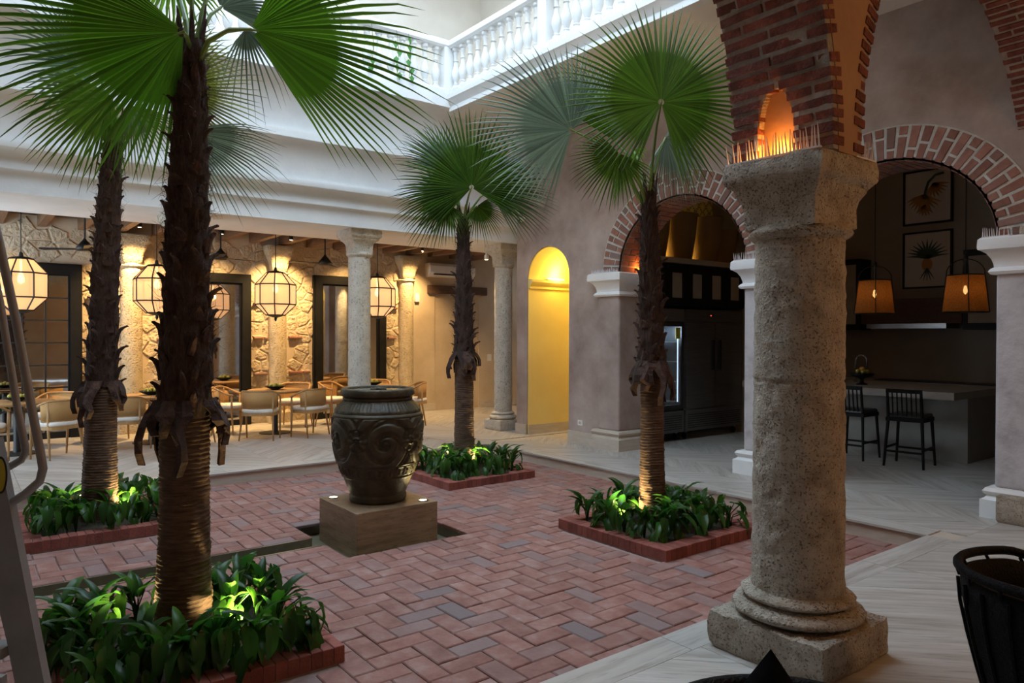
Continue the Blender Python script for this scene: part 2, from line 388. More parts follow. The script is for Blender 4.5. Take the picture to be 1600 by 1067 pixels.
def bsize(b):
    c = Vector(((b[0] + b[1]) / 2, (b[2] + b[3]) / 2, ZC)) - CAM; d = c.dot(FWD)
    if d < .5: return 0
    px = 800 + F_PX * c.dot(RIGHT) / d; py = 533 - F_PX * c.dot(UP) / d
    if not (-30 < px < 1630 and -30 < py < 1100): return 0
    return (b[1] - b[0]) * (b[3] - b[2]) / d ** 3
bricks.sort(key=bsize, reverse=True)
bmesh_cache = {}
rest = MB()
for k, (x0, x1, y0, y1) in enumerate(bricks):
    g = .0042; t = U(-.003, .003)
    if k < 300:
        key = (round(x1 - x0, 3), round(y1 - y0, 3), k % 3)
        if key not in bmesh_cache:
            hx, hy = (x1 - x0) / 2 - g, (y1 - y0) / 2 - g
            bmesh_cache[key] = MB().cbox(-hx, hx, -hy, hy, -.03, 0, .006).mesh('brick', 'court_brick')
        link('brick', bmesh_cache[key], court, ((x0 + x1) / 2, (y0 + y1) / 2, ZC + t), (U(-.006, .006), U(-.006, .006), U(-.008, .008)))
    else:
        rest.cbox(x0 + g, x1 - g, y0 + g, y1 - g, ZC - .03, ZC + t, .006)
o = rest.build('far_bricks', 'court_brick', court, fix=False); o['kind'] = 'stuff'
# basin and channel of the fountain
bs = MB()
bs.box(2.58, 3.80, 5.55, 6.84, ZC - .2, ZC - .14); bs.box(X0, 2.58, 6.06, 6.31, ZC - .2, ZC - .12)
bs.box(2.56, 2.585, 5.55, 6.06, ZC - .2, ZC - .008); bs.box(2.56, 2.585, 6.31, 6.84, ZC - .2, ZC - .008)
bs.box(3.795, 3.82, 5.55, 6.84, ZC - .2, ZC - .008); bs.box(2.56, 3.82, 5.53, 5.555, ZC - .2, ZC - .008); bs.box(2.56, 3.82, 6.835, 6.86, ZC - .2, ZC - .008)
bs.box(X0, 2.58, 6.04, 6.065, ZC - .2, ZC - .008); bs.box(X0, 2.58, 6.305, 6.33, ZC - .2, ZC - .008)
struct('floor_basin', bs, 'wet_stone', label='stone lining of the fountain basin and its channel')
wt = MB().add([(2.585, 5.555, ZC - .125), (3.795, 5.555, ZC - .125), (3.795, 6.835, ZC - .125), (2.585, 6.835, ZC - .125)], [(0, 1, 2, 3)])
tag(wt.build('basin_water', 'wet_stone', fix=False), 'thin wet film of water around the fountain pedestal', 'water', kind='stuff')
# ------------------------------------------------------------------ gallery floors: chevron planks of travertine with a border
def clip(poly, x0, x1, y0, y1):
    for ax_, v, sg in ((0, x0, 1), (0, x1, -1), (1, y0, 1), (1, y1, -1)):
        out = []
        for i in range(len(poly)):
            a, b = poly[i], poly[(i + 1) % len(poly)]
            da, db = sg * (a[ax_] - v), sg * (b[ax_] - v)
            if da >= 0: out.append(a)
            if (da >= 0) != (db >= 0):
                t = da / (da - db); out.append((a[0] + (b[0] - a[0]) * t, a[1] + (b[1] - a[1]) * t))
        poly = out
        if len(poly) < 3: return []
    return poly
def inset(poly, g):
    cx = sum(p[0] for p in poly) / len(poly); cy = sum(p[1] for p in poly) / len(poly)
    out = []
    for x, y in poly:
        d = math.hypot(x - cx, y - cy) or 1
        out.append((x - (x - cx) / d * g * 1.3, y - (y - cy) / d * g * 1.3))
    return out
gal = MB()
gal.box(-3, X0, -3, 14.2, -.2, -.012); gal.box(X1, 14, -3, 14.2, -.2, -.012); gal.box(X0, X1, -3, Y0, -.2, -.012); gal.box(X0, X1, Y1, 14.2, -.2, -.012)
gfl = struct('floor_gallery', gal, 'trim_stone', label='travertine gallery floor around the court')
def plank(poly, ang):
    cx = sum(p[0] for p in poly) / len(poly); cy = sum(p[1] for p in poly) / len(poly)
    ca, sa = math.cos(-ang), math.sin(-ang); n = len(poly)
    loc = [((x - cx) * ca - (y - cy) * sa, (x - cx) * sa + (y - cy) * ca) for x, y in poly]
    area = abs(sum(loc[i][0] * loc[(i + 1) % n][1] - loc[(i + 1) % n][0] * loc[i][1] for i in range(n))) / 2
    if area < .004: return
    if sum(loc[i][0] * loc[(i + 1) % n][1] - loc[(i + 1) % n][0] * loc[i][1] for i in range(n)) < 0: loc = loc[::-1]
    me = MB().add([(x, y, -.02) for x, y in loc] + [(x, y, 0) for x, y in loc], [tuple(range(n, 2 * n))] + [(i, (i + 1) % n, n + (i + 1) % n, n + i) for i in range(n)]).mesh('plank', 'travertine')
    link('plank', me, gfl, (cx, cy, U(-.0006, .0006)), (0, 0, ang))
def chevron(x0, x1, y0, y1, wband, wp, one=False):
    nx = max(1, round((x1 - x0) / wband)); wb = (x1 - x0) / nx
    for i in range(nx):
        a = x0 + i * wb; sg = 1 if (i % 2 and not one) else -1
        pitch = wp * math.sqrt(2)
        k = y0 - wb - pitch
        while k < y1 + wb:
            if sg > 0: poly = [(a, k), (a + wb, k + wb), (a + wb, k + wb + pitch), (a, k + pitch)]
            else: poly = [(a, k + wb), (a + wb, k), (a + wb, k + pitch), (a, k + wb + pitch)]
            q = clip(poly, x0, x1, y0, y1)
            if q: plank(inset(q, .0018), sg * PI / 4)
            k += pitch
def strip(x0, x1, y0, y1, n, along):
    for i in range(n):
        if along == 'x': p = (x0 + (x1 - x0) * i / n, x0 + (x1 - x0) * (i + 1) / n, y0, y1); an = 0
        else: p = (x0, x1, y0 + (y1 - y0) * i / n, y0 + (y1 - y0) * (i + 1) / n); an = PI / 2
        plank(inset([(p[0], p[2]), (p[1], p[2]), (p[1], p[3]), (p[0], p[3])], .0015), an)
bw = .22; lip = .035
strip(X0 - lip, X1 - lip, Y0 - bw, Y0 + lip * 0 + .0, 6, 'x')
strip(X1 - lip, X1 + bw, Y0, Y1, 6, 'y'); strip(X0 - bw, X1 + bw, Y1 - lip, Y1 + bw, 7, 'x'); strip(X0 - bw, X0 + lip, Y0, Y1, 6, 'y')
chevron(-1.3, XW, -.6, Y0 - bw, 2.27, .30, True)
chevron(X1 + bw, XW + .1, Y0 - bw, Y1, .51, .2)
chevron(XW + .1, 12.6, 2.0, 7.6, .8, .22)
chevron(-1.3, 10, Y1 + bw, 13.9, .94, .26)
# risers of the step round the court
rs = MB()
rs.box(X1 - .008, X1 + .03, Y0, Y1, ZC - .02, -.02); rs.box(X0, X1, Y1 - .008, Y1 + .03, ZC - .02, -.02); rs.box(X0 - .03, X0 + .008, Y0, Y1, ZC - .02, -.02); rs.box(X0, X1, Y0 - .03, Y0 + .008, ZC - .02, -.02)
struct('trim_1', rs, 'trim_stone', label='travertine riser of the step down to the court')
# ------------------------------------------------------------------ the arched wall on the right
def arc_pts(c, z0, a, b, n, full=True):
    return [(c + a * math.cos(PI - PI * i / n), z0 + b * math.sin(PI - PI * i / n)) for i in range(n + 1)]
ARCH = [dict(c=6.365, a=1.055, b=.95, z=2.62), dict(c=3.62, a=1.03, b=.90, z=2.62)]
DW = .55; ZS = 5.08
def wall_with_arches(name, y0, y1, z1, x0, x1, holes, mat, n=28):
    """holes: (c, half, z0, rise) openings down to the floor"""
    m = MB(); holes = sorted(holes, key=lambda h: h[0]); cur = y0
    for c, a, z0, b in holes:
        m.box(x0, x1, cur, c - a, 0, z1)
        pts = [(c - a, z0)] + arc_pts(c, z0, a, b, n)[1:-1] + [(c + a, z0)]
        for i in range(n):
            p, q = pts[i], pts[i + 1]
            m.add([(x0, p[0], p[1]), (x0, q[0], q[1]), (x0, q[0], z1), (x0, p[0], z1), (x1, p[0], p[1]), (x1, q[0], q[1]), (x1, q[0], z1), (x1, p[0], z1)],
                  [(0, 1, 2, 3), (4, 5, 6, 7), (0, 1, 5, 4), (2, 3, 7, 6)])
        cur = c + a
    m.box(x0, x1, cur, y1, 0, z1)
    return m
RT = .36
holes = [(A['c'], A['a'] + .02, A['z'], A['b'] + .02) for A in ARCH] + [(9.07, .53, 2.64, .52)]
wr = struct('wall_right', wall_with_arches('wall_right', 1.2, 9.88, 5.3, XW, XW + DW, holes, 'mauve_plaster'), 'mauve_plaster', label='mauve lime-plastered wall with brick arches')
# brick rings of the arches: voussoirs on the face, rows on the soffit
def ell(A, t, k=0): return (A['c'] - (A['a'] + k) * math.cos(t), A['z'] + (A['b'] + k) * math.sin(t))
for A, lab in zip(ARCH, ('brick arch in front of the refrigerators', 'brick arch opening to the dark kitchen')):
    bed = MB(); n = 48
    for i in range(n):
        t0, t1 = PI * i / n, PI * (i + 1) / n
        P = [ell(A, t0), ell(A, t1), ell(A, t1, RT), ell(A, t0, RT)]
        x0, x1 = XW - .012, XW + DW + .004
        Q = [ell(A, t0), ell(A, t1), ell(A, t1, .03), ell(A, t0, .03)]
        bed.add([(x0, *p) for p in P] + [(XW + .01, *p) for p in P], [(0, 1, 2, 3), (0, 1, 5, 4), (2, 3, 7, 6), (0, 3, 7, 4), (1, 2, 6, 5)])
        bed.add([(x0, *p) for p in Q] + [(x1, *p) for p in Q], [(0, 1, 5, 4), (2, 3, 7, 6), (0, 1, 2, 3), (4, 5, 6, 7)])
    ring = struct('trim_arch', bed, 'pale_mortar', label='pale mortar bed of the ' + lab)
    nv = 34
    for i in range(nv):
        t0, t1 = PI * (i + .14) / nv, PI * (i + .86) / nv
        cuts = [(.015, .235), (.255, .345)] if i % 2 else [(.015, .105), (.125, .345)]
        if i % 5 == 3: cuts = [(.015, .17), (.19, .345)]
        for k0, k1 in cuts:
            j = U(.006, .016)
            P = [ell(A, t0, k0), ell(A, t1, k0), ell(A, t1, k1), ell(A, t0, k1)]
            MB().add([(XW + .005, *p) for p in P] + [(XW - .012 - j, *p) for p in inset(P, .004)], [(4, 5, 6, 7)] + [(a, (a + 1) % 4, 4 + (a + 1) % 4, 4 + a) for a in range(4)]).build('brick', 'arch_brick', ring)
    ns = 34
    for i in range(ns):
        t0, t1 = PI * (i + .1) / ns, PI * (i + .9) / ns
        off = .0 if i % 2 else -.14; x = XW + .01 + off
        while x < XW + DW:
            a, b = max(x, XW + .005), min(x + .265, XW + DW)
            x += .28
            if b - a < .03: continue
            if A is ARCH[0] and i < 5 and not (b < XW + .22 or a > XW + .42): continue
            d = U(-.014, -.007)
            P = [ell(A, t0, .01), ell(A, t1, .01), ell(A, t1, d), ell(A, t0, d)]
            MB().add([(a, *p) for p in P] + [(b, *p) for p in P], [(0, 1, 2, 3), (4, 5, 6, 7), (0, 1, 5, 4), (1, 2, 6, 5), (2, 3, 7, 6), (3, 0, 4, 7)]).build('brick', 'arch_brick', ring)
# imposts (white mouldings where the arches spring), recessed panels, bases
def moulded_block(mb, x0, x1, y0, y1, prof):
    """rings of a square moulding: prof = [(outset, z)]"""
    k = len(mb.v); n = len(prof)
    for o_, z in prof: mb.v += [(x0 - o_, y0 - o_, z), (x1 + o_, y0 - o_, z), (x1 + o_, y1 + o_, z), (x0 - o_, y1 + o_, z)]
    for i in range(n - 1):
        for a in range(4): mb.f.append((k + i * 4 + a, k + i * 4 + (a + 1) % 4, k + i * 4 + 4 + (a + 1) % 4, k + i * 4 + 4 + a))
    mb.f += [(k + 3, k + 2, k + 1, k), tuple(k + (n - 1) * 4 + a for a in range(4))]
IMP = [(.012, 2.27), (.035, 2.275), (.05, 2.30), (.035, 2.325), (.012, 2.34), (.015, 2.37), (.03, 2.42), (.06, 2.47), (.10, 2.50), (.115, 2.505), (.12, 2.53), (.115, 2.60), (.10, 2.615)]
BAS = [(.09, .0), (.09, .17), (.06, .185), (.045, .21), (.065, .225), (.075, .25), (.055, .28), (.02, .285)]
PIERS = [(7.42, 7.86), (4.65, 5.31), (2.16, 2.59)]
for n_, (a, b) in enumerate(PIERS):
    q = MB(); moulded_block(q, XW - .03, XW + DW + .02, a, b, IMP)
    if n_ == 0: pass
    struct('trim_impost', q, 'white_plaster', label=('white moulded impost left of the refrigerator arch', 'white moulded impost between the two brick arches', 'white moulded impost right of the kitchen arch')[n_], smooth=40)
    q = MB(); moulded_block(q, XW - .03, XW + DW + .02, a, b, BAS)
    struct('trim_base', q, 'trim_stone' if n_ == 0 else 'white_plaster', label=('moulded stone base left of the refrigerator arch', 'moulded white base between the two arches', 'moulded white base right of the kitchen arch')[n_], smooth=40)
    q = MB(); q.box(XW - .03, XW + DW + .02, a, b, .28, 2.28)
    o = struct('trim_pier', q, 'grey_plaster' if n_ else 'mauve_plaster', label=('plastered pier left of the refrigerator arch', 'plastered pier between the two arches', 'worn plastered pier right of the kitchen arch')[n_])
    mo = o.modifiers.new('b', 'BEVEL'); mo.width = .03; mo.segments = 3
# baseboard between pier and doorway, round the corner
bb = MB(); bb.box(XW - .025, XW + .01, 7.9, 8.54, 0, .19); bb.box(XW - .025, XW + .01, 9.6, 9.88, 0, .17); bb.box(XW - .02, XW + DW, 9.87, 9.90, 0, .17)
struct('baseboard_right', bb, 'trim_stone', label='travertine baseboard of the mauve wall')
# ------------------------------------------------------------------ yellow vaulted passage behind the doorway
pas = MB(); ya, yb, xe = 8.54, 9.60, 11.2; xs = XW + .06
pas.box(XW + .02, xe, yb - .012, yb + .1, 0, 2.64); pas.box(XW + DW, xe, ya - .1, ya, 0, 2.64); pas.box(xe, xe + .1, ya - .1, yb + .1, 0, 3.3)
n = 20; A = dict(c=(ya + yb) / 2, a=.515, b=.505, z=2.64); xs = XW + .02
for i in range(n):
    P = [ell(A, PI * i / n), ell(A, PI * (i + 1) / n), ell(A, PI * (i + 1) / n, .08), ell(A, PI * i / n, .08)]
    pas.add([(xs, *p) for p in P] + [(xe, *p) for p in P], [(0, 1, 5, 4), (2, 3, 7, 6), (0, 1, 2, 3), (4, 5, 6, 7)])
struct('wall_passage', pas, 'yellow_plaster', label='yellow walls and barrel vault of the lit passage', smooth=30)
ip = MB(); pf = [(0, 2.48), (.03, 2.49), (.03, 2.53), (.06, 2.56), (.085, 2.60), (.085, 2.64), (0, 2.65)]
ip.sweep([(-a, b) for a, b in pf], (XW + .03, yb - .01, 0), (xe, yb - .01, 0), (0, 1, 0)); ip.sweep(pf, (XW + DW, ya - .005, 0), (xe, ya - .005, 0), (0, 1, 0))
struct('trim_passage', ip, 'yellow_plaster', label='moulded ledge along the yellow passage', smooth=30)
ip = MB(); ip.box(XW + .03, xe, yb - .03, yb + .01, 0, .16); ip.box(XW + DW, xe, ya - .01, ya + .02, 0, .16); struct('baseboard_passage', ip, 'trim_stone', label='stone baseboard of the yellow passage')
for px_, side in ((8.35, yb - .05), (9.4, yb - .05), (9.4, ya + .05)):
    t = thing('cove_light', 'yellow cove lamp on the ledge of the lit passage, %s' % ('nearest the doorway' if px_ < 9 else 'deeper on the far ledge' if side > 9 else 'deeper on the near ledge'), 'lamp', (px_, side, 2.652))
    MB().box(px_ - .2, px_ + .2, side - .022, side + .022, 2.652, 2.672).build('housing', 'white_plastic', t)
    MB().box(px_ - .19, px_ + .19, side - .014, side + .014, 2.673, 2.679).build('tube', 'yellow_tube', t)
    lamp('cove_lamp', 'POINT', (px_, side + (-.12 if side > 9 else .12), 2.72), 17, (1, .76, .16), .06, t)
# ------------------------------------------------------------------ balconies: slabs, cornices, upper walls
ZB = 5.08
CORN = [(0, 0), (.0, .05), (-.03, .06), (-.03, .10), (-.015, .12), (-.05, .17), (-.07, .18), (-.07, .23), (.0, .23)]
sl = MB(); sl.box(6.10, XW + .1, 1.5, 9.75, ZB, ZB + .28)
struct('ceiling_balcony', sl, 'cream_plaster', label='plastered underside of the balcony over the arches')
cor = MB(); P = [(0, 0), (0, .045), (.025, .055), (.025, .085), (.005, .10), (-.03, .17), (-.045, .18), (-.045, .245), (.12, .245), (.12, 0)]
cor.sweep([(a, b) for a, b in P], (5.98, 1.5, ZB), (5.98, 9.3, ZB), (1, 0, 0))
struct('trim_2', cor, 'white_plaster', label='white moulded cornice of the balcony over the arches', smooth=30)
up = MB(); up.box(7.9, 8.1, -1, 11.2, 5.3, 9.0); struct('wall_upper_right', up, 'cream_plaster', label='cream upper wall behind the balcony over the arches')
up = MB(); up.box(-3, 8.1, 11.2, 11.4, 5.3, 9.0); struct('wall_upper_back', up, 'cream_plaster', label='cream upper wall behind the far balcony')
# far side: stepped white cove cornices over the dining gallery
def cove(p, q, n=7):
    """quarter curve, upright at p and flat at q"""
    (y0, z0), (y1, z1) = p, q
    return [(y0 + (y1 - y0) * (1 - math.cos(PI / 2 * i / n)), z0 + (z1 - z0) * math.sin(PI / 2 * i / n)) for i in range(n + 1)]
prof = [(11.6, 3.31), (10.05, 3.31), (10.05, 3.40)] + cove((10.05, 3.42), (9.97, 3.56)) + [(9.965, 3.57), (9.975, 3.63)] + cove((9.975, 3.64), (9.82, 3.78)) + [(9.815, 3.79), (9.815, 3.86), (9.86, 3.865)] \
    + cove((9.86, 3.88), (9.62, 4.37), 10) + [(9.615, 4.375), (9.615, 4.47), (9.68, 4.475)] + cove((9.68, 4.50), (9.31, 5.14), 12) + [(9.30, 5.145), (9.30, 5.30), (11.6, 5.30)]
cf = MB(); cf.sweep([(a, b) for a, b in prof], (-3, 0, 0), (XW + .3, 0, 0), (0, 1, 0))
struct('wall_back', cf, 'white_plaster', label='white stepped cove cornice over the dining gallery', smooth=35)
# unseen roofs over the upper galleries, added to narrow the sky opening
rf = MB(); rf.box(6.3, 8.3, -1, 11.5, 8.3, 8.5); struct('ceiling_upper_right', rf, 'cream_plaster', label='unseen eaves added over the right upper gallery')
rf = MB(); rf.box(-3, 6.3, 9.7, 11.5, 8.3, 8.5); struct('ceiling_upper_back', rf, 'cream_plaster', label='unseen eaves added over the far upper gallery')
rf = MB(); rf.box(-2, .1, -1, 9.7, 8.3, 8.5); struct('ceiling_upper_left', rf, 'cream_plaster', label='unseen eaves added over the left upper gallery')
rf = MB(); rf.box(.1, 6.3, -1, 2.7, 8.3, 8.5); struct('ceiling_upper_near', rf, 'cream_plaster', label='unseen eaves added over the near upper gallery')
# left and near sides of the court (only seen in mirrors, and they shade the court)
lw = MB(); lw.box(-1.6, -1.37, 1.0, 10.0, 0, 5.3); lw.box(-1.4, .3, 1.5, 9.7, ZB, ZB + .28)
struct('wall_left', lw, 'mauve_plaster', label='plastered wall on the left side of the court')
up = MB(); up.box(-1.8, -1.6, -1, 11.2, 5.3, 8.5); struct('wall_upper_left', up, 'cream_plaster', label='cream upper wall on the left')
nw = MB(); nw.box(-3, 8.3, 1.2, 1.86, 4.78, 5.08); nw.box(-3, 8.3, 2.43, 2.9, 5.08, 5.3); struct('trim_3', nw, 'white_plaster', label='white beam band above the near arcade')
up = MB(); up.box(-3, 8.3, .2, .4, 5.3, 8.5); struct('wall_upper_near', up, 'cream_plaster', label='cream upper wall on the near side')
cl = MB(); cl.box(-3, 8.3, -3, 2.43, 5.08, 5.3); struct('ceiling_near', cl, 'cream_plaster', label='plastered ceiling of the near gallery')
nb_ = MB(); nb_.box(-3, 8.3, -3.2, -3, 0, 5.1); nb_.box(8.1, 8.3, -3, 1.2, 0, 5.1); nb_.box(-3.2, -3, -3, 2, 0, 5.1); struct('wall_near', nb_, 'warm_plaster', label='plastered end walls of the near gallery')
# ------------------------------------------------------------------ balustrades
BAL = [(.055, 0), (.055, .04), (.035, .05), (.045, .07), (.03, .085), (.05, .14), (.066, .20), (.06, .26), (.035, .34), (.028, .40), (.045, .415), (.028, .43), (.03, .50), (.045, .535), (.03, .55), (.05, .57), (.055, .575), (.055, .62)]
bal_me = MB().lathe(BAL, n=10).mesh('baluster', 'white_plaster', 40)
def balustrade(label, p0, p1, posts, nper):
    p0 = Vector(p0); p1 = Vector(p1); d = (p1 - p0).normalized(); sd = Vector((-d.y, d.x, 0)); L_ = (p1 - p0).length
    t = thing('balustrade', label, 'balustrade', p0)
    MB().sweep([(-.09, 0), (.09, 0), (.09, .13), (.07, .15), (-.07, .15), (-.09, .13)], p0, p1, sd).build('plinth_rail', 'white_plaster', t)
    MB().sweep([(-.07, .77), (.07, .77), (.10, .80), (.10, .86), (.08, .89), (-.08, .89), (-.10, .86), (-.10, .80)], p0, p1, sd).build('handrail', 'white_plaster', t)
    for a in posts:
        c = p0 + d * a; MB().obox(c + Vector((0, 0, .45)), d * .085, sd * .085, Vector((0, 0, .44))).build('post', 'white_plaster', t)
    for a, b in zip(posts[:-1], posts[1:]):
        k = max(1, round((b - a - .2) / .187))
        for i in range(k):
            c = p0 + d * (a + .1 + (b - a - .2) * (i + .5) / k)
            link('baluster', bal_me, t, (c.x, c.y, p0.z + .15))
    return t
balustrade('white turned balustrade of the balcony over the brick arches', (6.10, 9.5, 5.3), (6.10, 2.6, 5.3), [0, 2.33, 4.6, 6.9], 12)
balustrade('white turned balustrade above the far dining gallery', (6.02, 9.45, 5.3), (-1.6, 9.45, 5.3), [0, 2.3, 4.6, 7.0], 12)
# bird spikes along the balcony ledge
sp = MB()
for i in range(330):
    y = 9.3 - i * .02; sp.tube([(6.0, y, 5.325), (5.99 + U(-.02, .02), y, 5.43)], [.0035, .0008], 3, False)
for i in range(270):
    x = 6.0 - i * .02; sp.tube([(x, 9.34, 5.30), (x, 9.33 + U(-.02, .02), 5.41)], [.0035, .0008], 3, False)
tag(sp.build('ledge_spikes', 'spike_plastic', fix=False), 'fine white bird spikes along the balcony ledges', 'bird spikes', kind='stuff')
# ------------------------------------------------------------------ stone columns
def nz(p, s, a):
    return noise.noise(Vector(p) * s) * a
def rough_block(mb, rings, n=10, amp=.008, s=14):
    """square stone given as rings [(half, z)], around (cx, cy), surface roughened by position"""
    (cx, cy), rg = rings
    per = []
    for h, z in rg:
        ring = []
        for side in range(4):
            for i in range(n):
                t = -1 + 2 * i / n
                x, y = [(t, -1), (1, t), (-t, 1), (-1, -t)][side]
                rr = max(abs(x), abs(y)); k = 1 - .02 * (min(abs(x), abs(y)) ** 8)
                p = Vector((cx + x * h * k, cy + y * h * k, z))
                d = noise.noise_vector(p * s) * amp + noise.noise_vector(p * s * 3.1) * amp * .5
                ring.append(p + d)
        per.append(ring)
    m = 4 * n; k0 = len(mb.v)
    for r in per: mb.v += [tuple(p) for p in r]
    for i in range(len(per) - 1):
        for j in range(m): mb.f.append((k0 + i * m + j, k0 + i * m + (j + 1) % m, k0 + (i + 1) * m + (j + 1) % m, k0 + (i + 1) * m + j))
    mb.f += [tuple(k0 + j for j in range(m))[::-1], tuple(k0 + (len(per) - 1) * m + j for j in range(m))]
def fill(a, b, n): return [(a[0] + (b[0] - a[0]) * i / n, a[1] + (b[1] - a[1]) * i / n) for i in range(n)]
def tor(r0, z0, z1, out, n=6): return [(r0 + out * math.sin(PI * i / n), z0 + (z1 - z0) * i / n) for i in range(n + 1)]
def stone_column(label, c, r, ztop, mat, plinth=.31, ph=.2, cap=.29, hc=.34, n=64, rows=90, amp=.006, group=None, zcap=None, arc=None):
    x, y = c
    t = thing('stone_column', label, 'column', (x, y, 0), group)
    q = MB(); rough_block(q, ((x, y), [(plinth - .012, 0), (plinth, .02), (plinth, ph * .35), (plinth, ph * .7), (plinth - .004, ph - .006), (plinth - .014, ph), (plinth * .8, ph + .002)]), 12, amp * 1.6)
    q.build('plinth', mat, t, 38)
    zs = ztop - hc - .07
    dis = lambda a, z, rr: nz((math.cos(a) * rr + x * 3, math.sin(a) * rr + y * 3, z), 16, amp) + nz((math.cos(a) * rr, math.sin(a) * rr + 9, z), 45, amp * .55)
    q = MB().lathe([(r * 1.1, ph - .01)] + tor(r + .03, ph, ph + .09, .075 * r / .235) + tor(r + .012, ph + .09, ph + .145, .045 * r / .235) + [(r, ph + .15)], (x, y, 0), n, dis)
    q.build('base_ring', mat, t, True)
    body = []
    for i in range(rows + 1):
        z = ph + .14 + (zs - ph - .14) * i / rows; g = 0
        if abs(z - 1.46) < .012: g = .008
        body.append((r * (1.0 - .035 * i / rows) - g, z))
    q = MB().lathe(body, (x, y, 0), n, dis); q.build('shaft', mat, t, True)
    q = MB().lathe([(r * .95, zs - .005)] + tor(r * .97, zs, zs + .07, .035) + [(r * .94, zs + .075)], (x, y, 0), n, dis); q.build('neck_ring', mat, t, True)
    k = r * .89; z0 = zs + .06
    q = MB(); rough_block(q, ((x, y), [(k, z0), (k, z0 + hc * .15), (k * 1.01, z0 + hc * .3), (k * 1.06, z0 + hc * .42), (k + (cap - k) * .35, z0 + hc * .52), (cap * .84, z0 + hc * .58), (cap * .85, z0 + hc * .63),
        (cap * .93, z0 + hc * .68), (cap * .985, z0 + hc * .72), (cap, z0 + hc * .76), (cap, z0 + hc * .9), (cap * .98, ztop - .005), (cap * .96, ztop)]), 10, amp * 1.3)
    q.build('capital', mat, t, 38)
    return t
NC = (3.61, 2.14)
stone_column('thick pitted coral stone column standing at the near edge of the court', NC, .235, 2.615, 'coral_stone', plinth=.335, n=96, rows=130, amp=.0075)
stone_column('coral stone column at the right edge, beside the kitchen arch', (7.94, 2.10), .235, 2.70, 'coral_stone', plinth=.42, ph=.24)
stone_column('coral stone column of the near arcade by the left gallery', (-1.2, 2.14), .235, 2.615, 'coral_stone')
stone_column('slender white coral column of the dining gallery, behind the fountain jar', (5.03, 10.40), .175, 3.31, 'pale_coral', plinth=.26, ph=.16, cap=.265, hc=.34, amp=.005)
stone_column('slender coral column at the corner beside the yellow passage', (7.86, 10.42), .165, 3.31, 'pale_coral', plinth=.25, ph=.18, cap=.255, hc=.34, amp=.005)
stone_column('slender coral column of the dining gallery, hidden behind the front palm', (2.45, 10.40), .175, 3.31, 'pale_coral', plinth=.26, ph=.16, cap=.265, hc=.34, amp=.005)
stone_column('slender coral column at the left end of the dining gallery', (-.6, 10.40), .175, 3.31, 'pale_coral', plinth=.26, ph=.16, cap=.265, hc=.34, amp=.005)
# ------------------------------------------------------------------ near arcade: two brick arches that spring from the near column
YA, YBk = 1.854, 2.426; ZP = 2.615
def arcade(label, cx, r, vis, fine):
    m = MB(); n = 44; zt = 5.1
    pts = [(cx - r * math.cos(PI * i / n), ZP + r * math.sin(PI * i / n)) for i in range(n + 1)]
    k = .06
    outer = [(cx - (r + k) * math.cos(PI * i / n), ZP + (r + k) * math.sin(PI * i / n)) for i in range(n + 1)]
    for i in range(n):
        p, q = outer[i], outer[i + 1]
        m.add([(p[0], YA, p[1]), (q[0], YA, q[1]), (q[0], YA, zt), (p[0], YA, zt), (p[0], YBk, p[1]), (q[0], YBk, q[1]), (q[0], YBk, zt), (p[0], YBk, zt)],
              [(0, 1, 2, 3), (4, 5, 6, 7), (0, 1, 5, 4), (2, 3, 7, 6)])
    return m
RA = dict(c=5.85, r=2.13); LA = dict(c=1.20, r=2.22)
sp = MB(); sp.v += []; 
for A in (RA, LA):
    q = arcade('', A['c'], A['r'], 0, 0); sp.add(q.v, q.f)
sp.box(3.60, 3.66, YA, YBk, 2.615, 5.1); sp.box(3.48, 3.60, YA, 2.03, 2.615, 5.1); sp.box(3.48, 3.60, 2.30, YBk, 2.615, 5.1); sp.box(3.48, 3.60, 2.03, 2.30, 3.02, 5.1)
sp.box(7.97, 8.3, YA, YBk, 2.6, 5.1); sp.box(-1.4, -1.0, YA, YBk, 2.6, 5.1); sp.box(-3, -1.4, YA, YBk, 0, 5.1)
struct('wall_arcade', sp, 'orange_plaster', label='plastered spandrels of the near arcade')
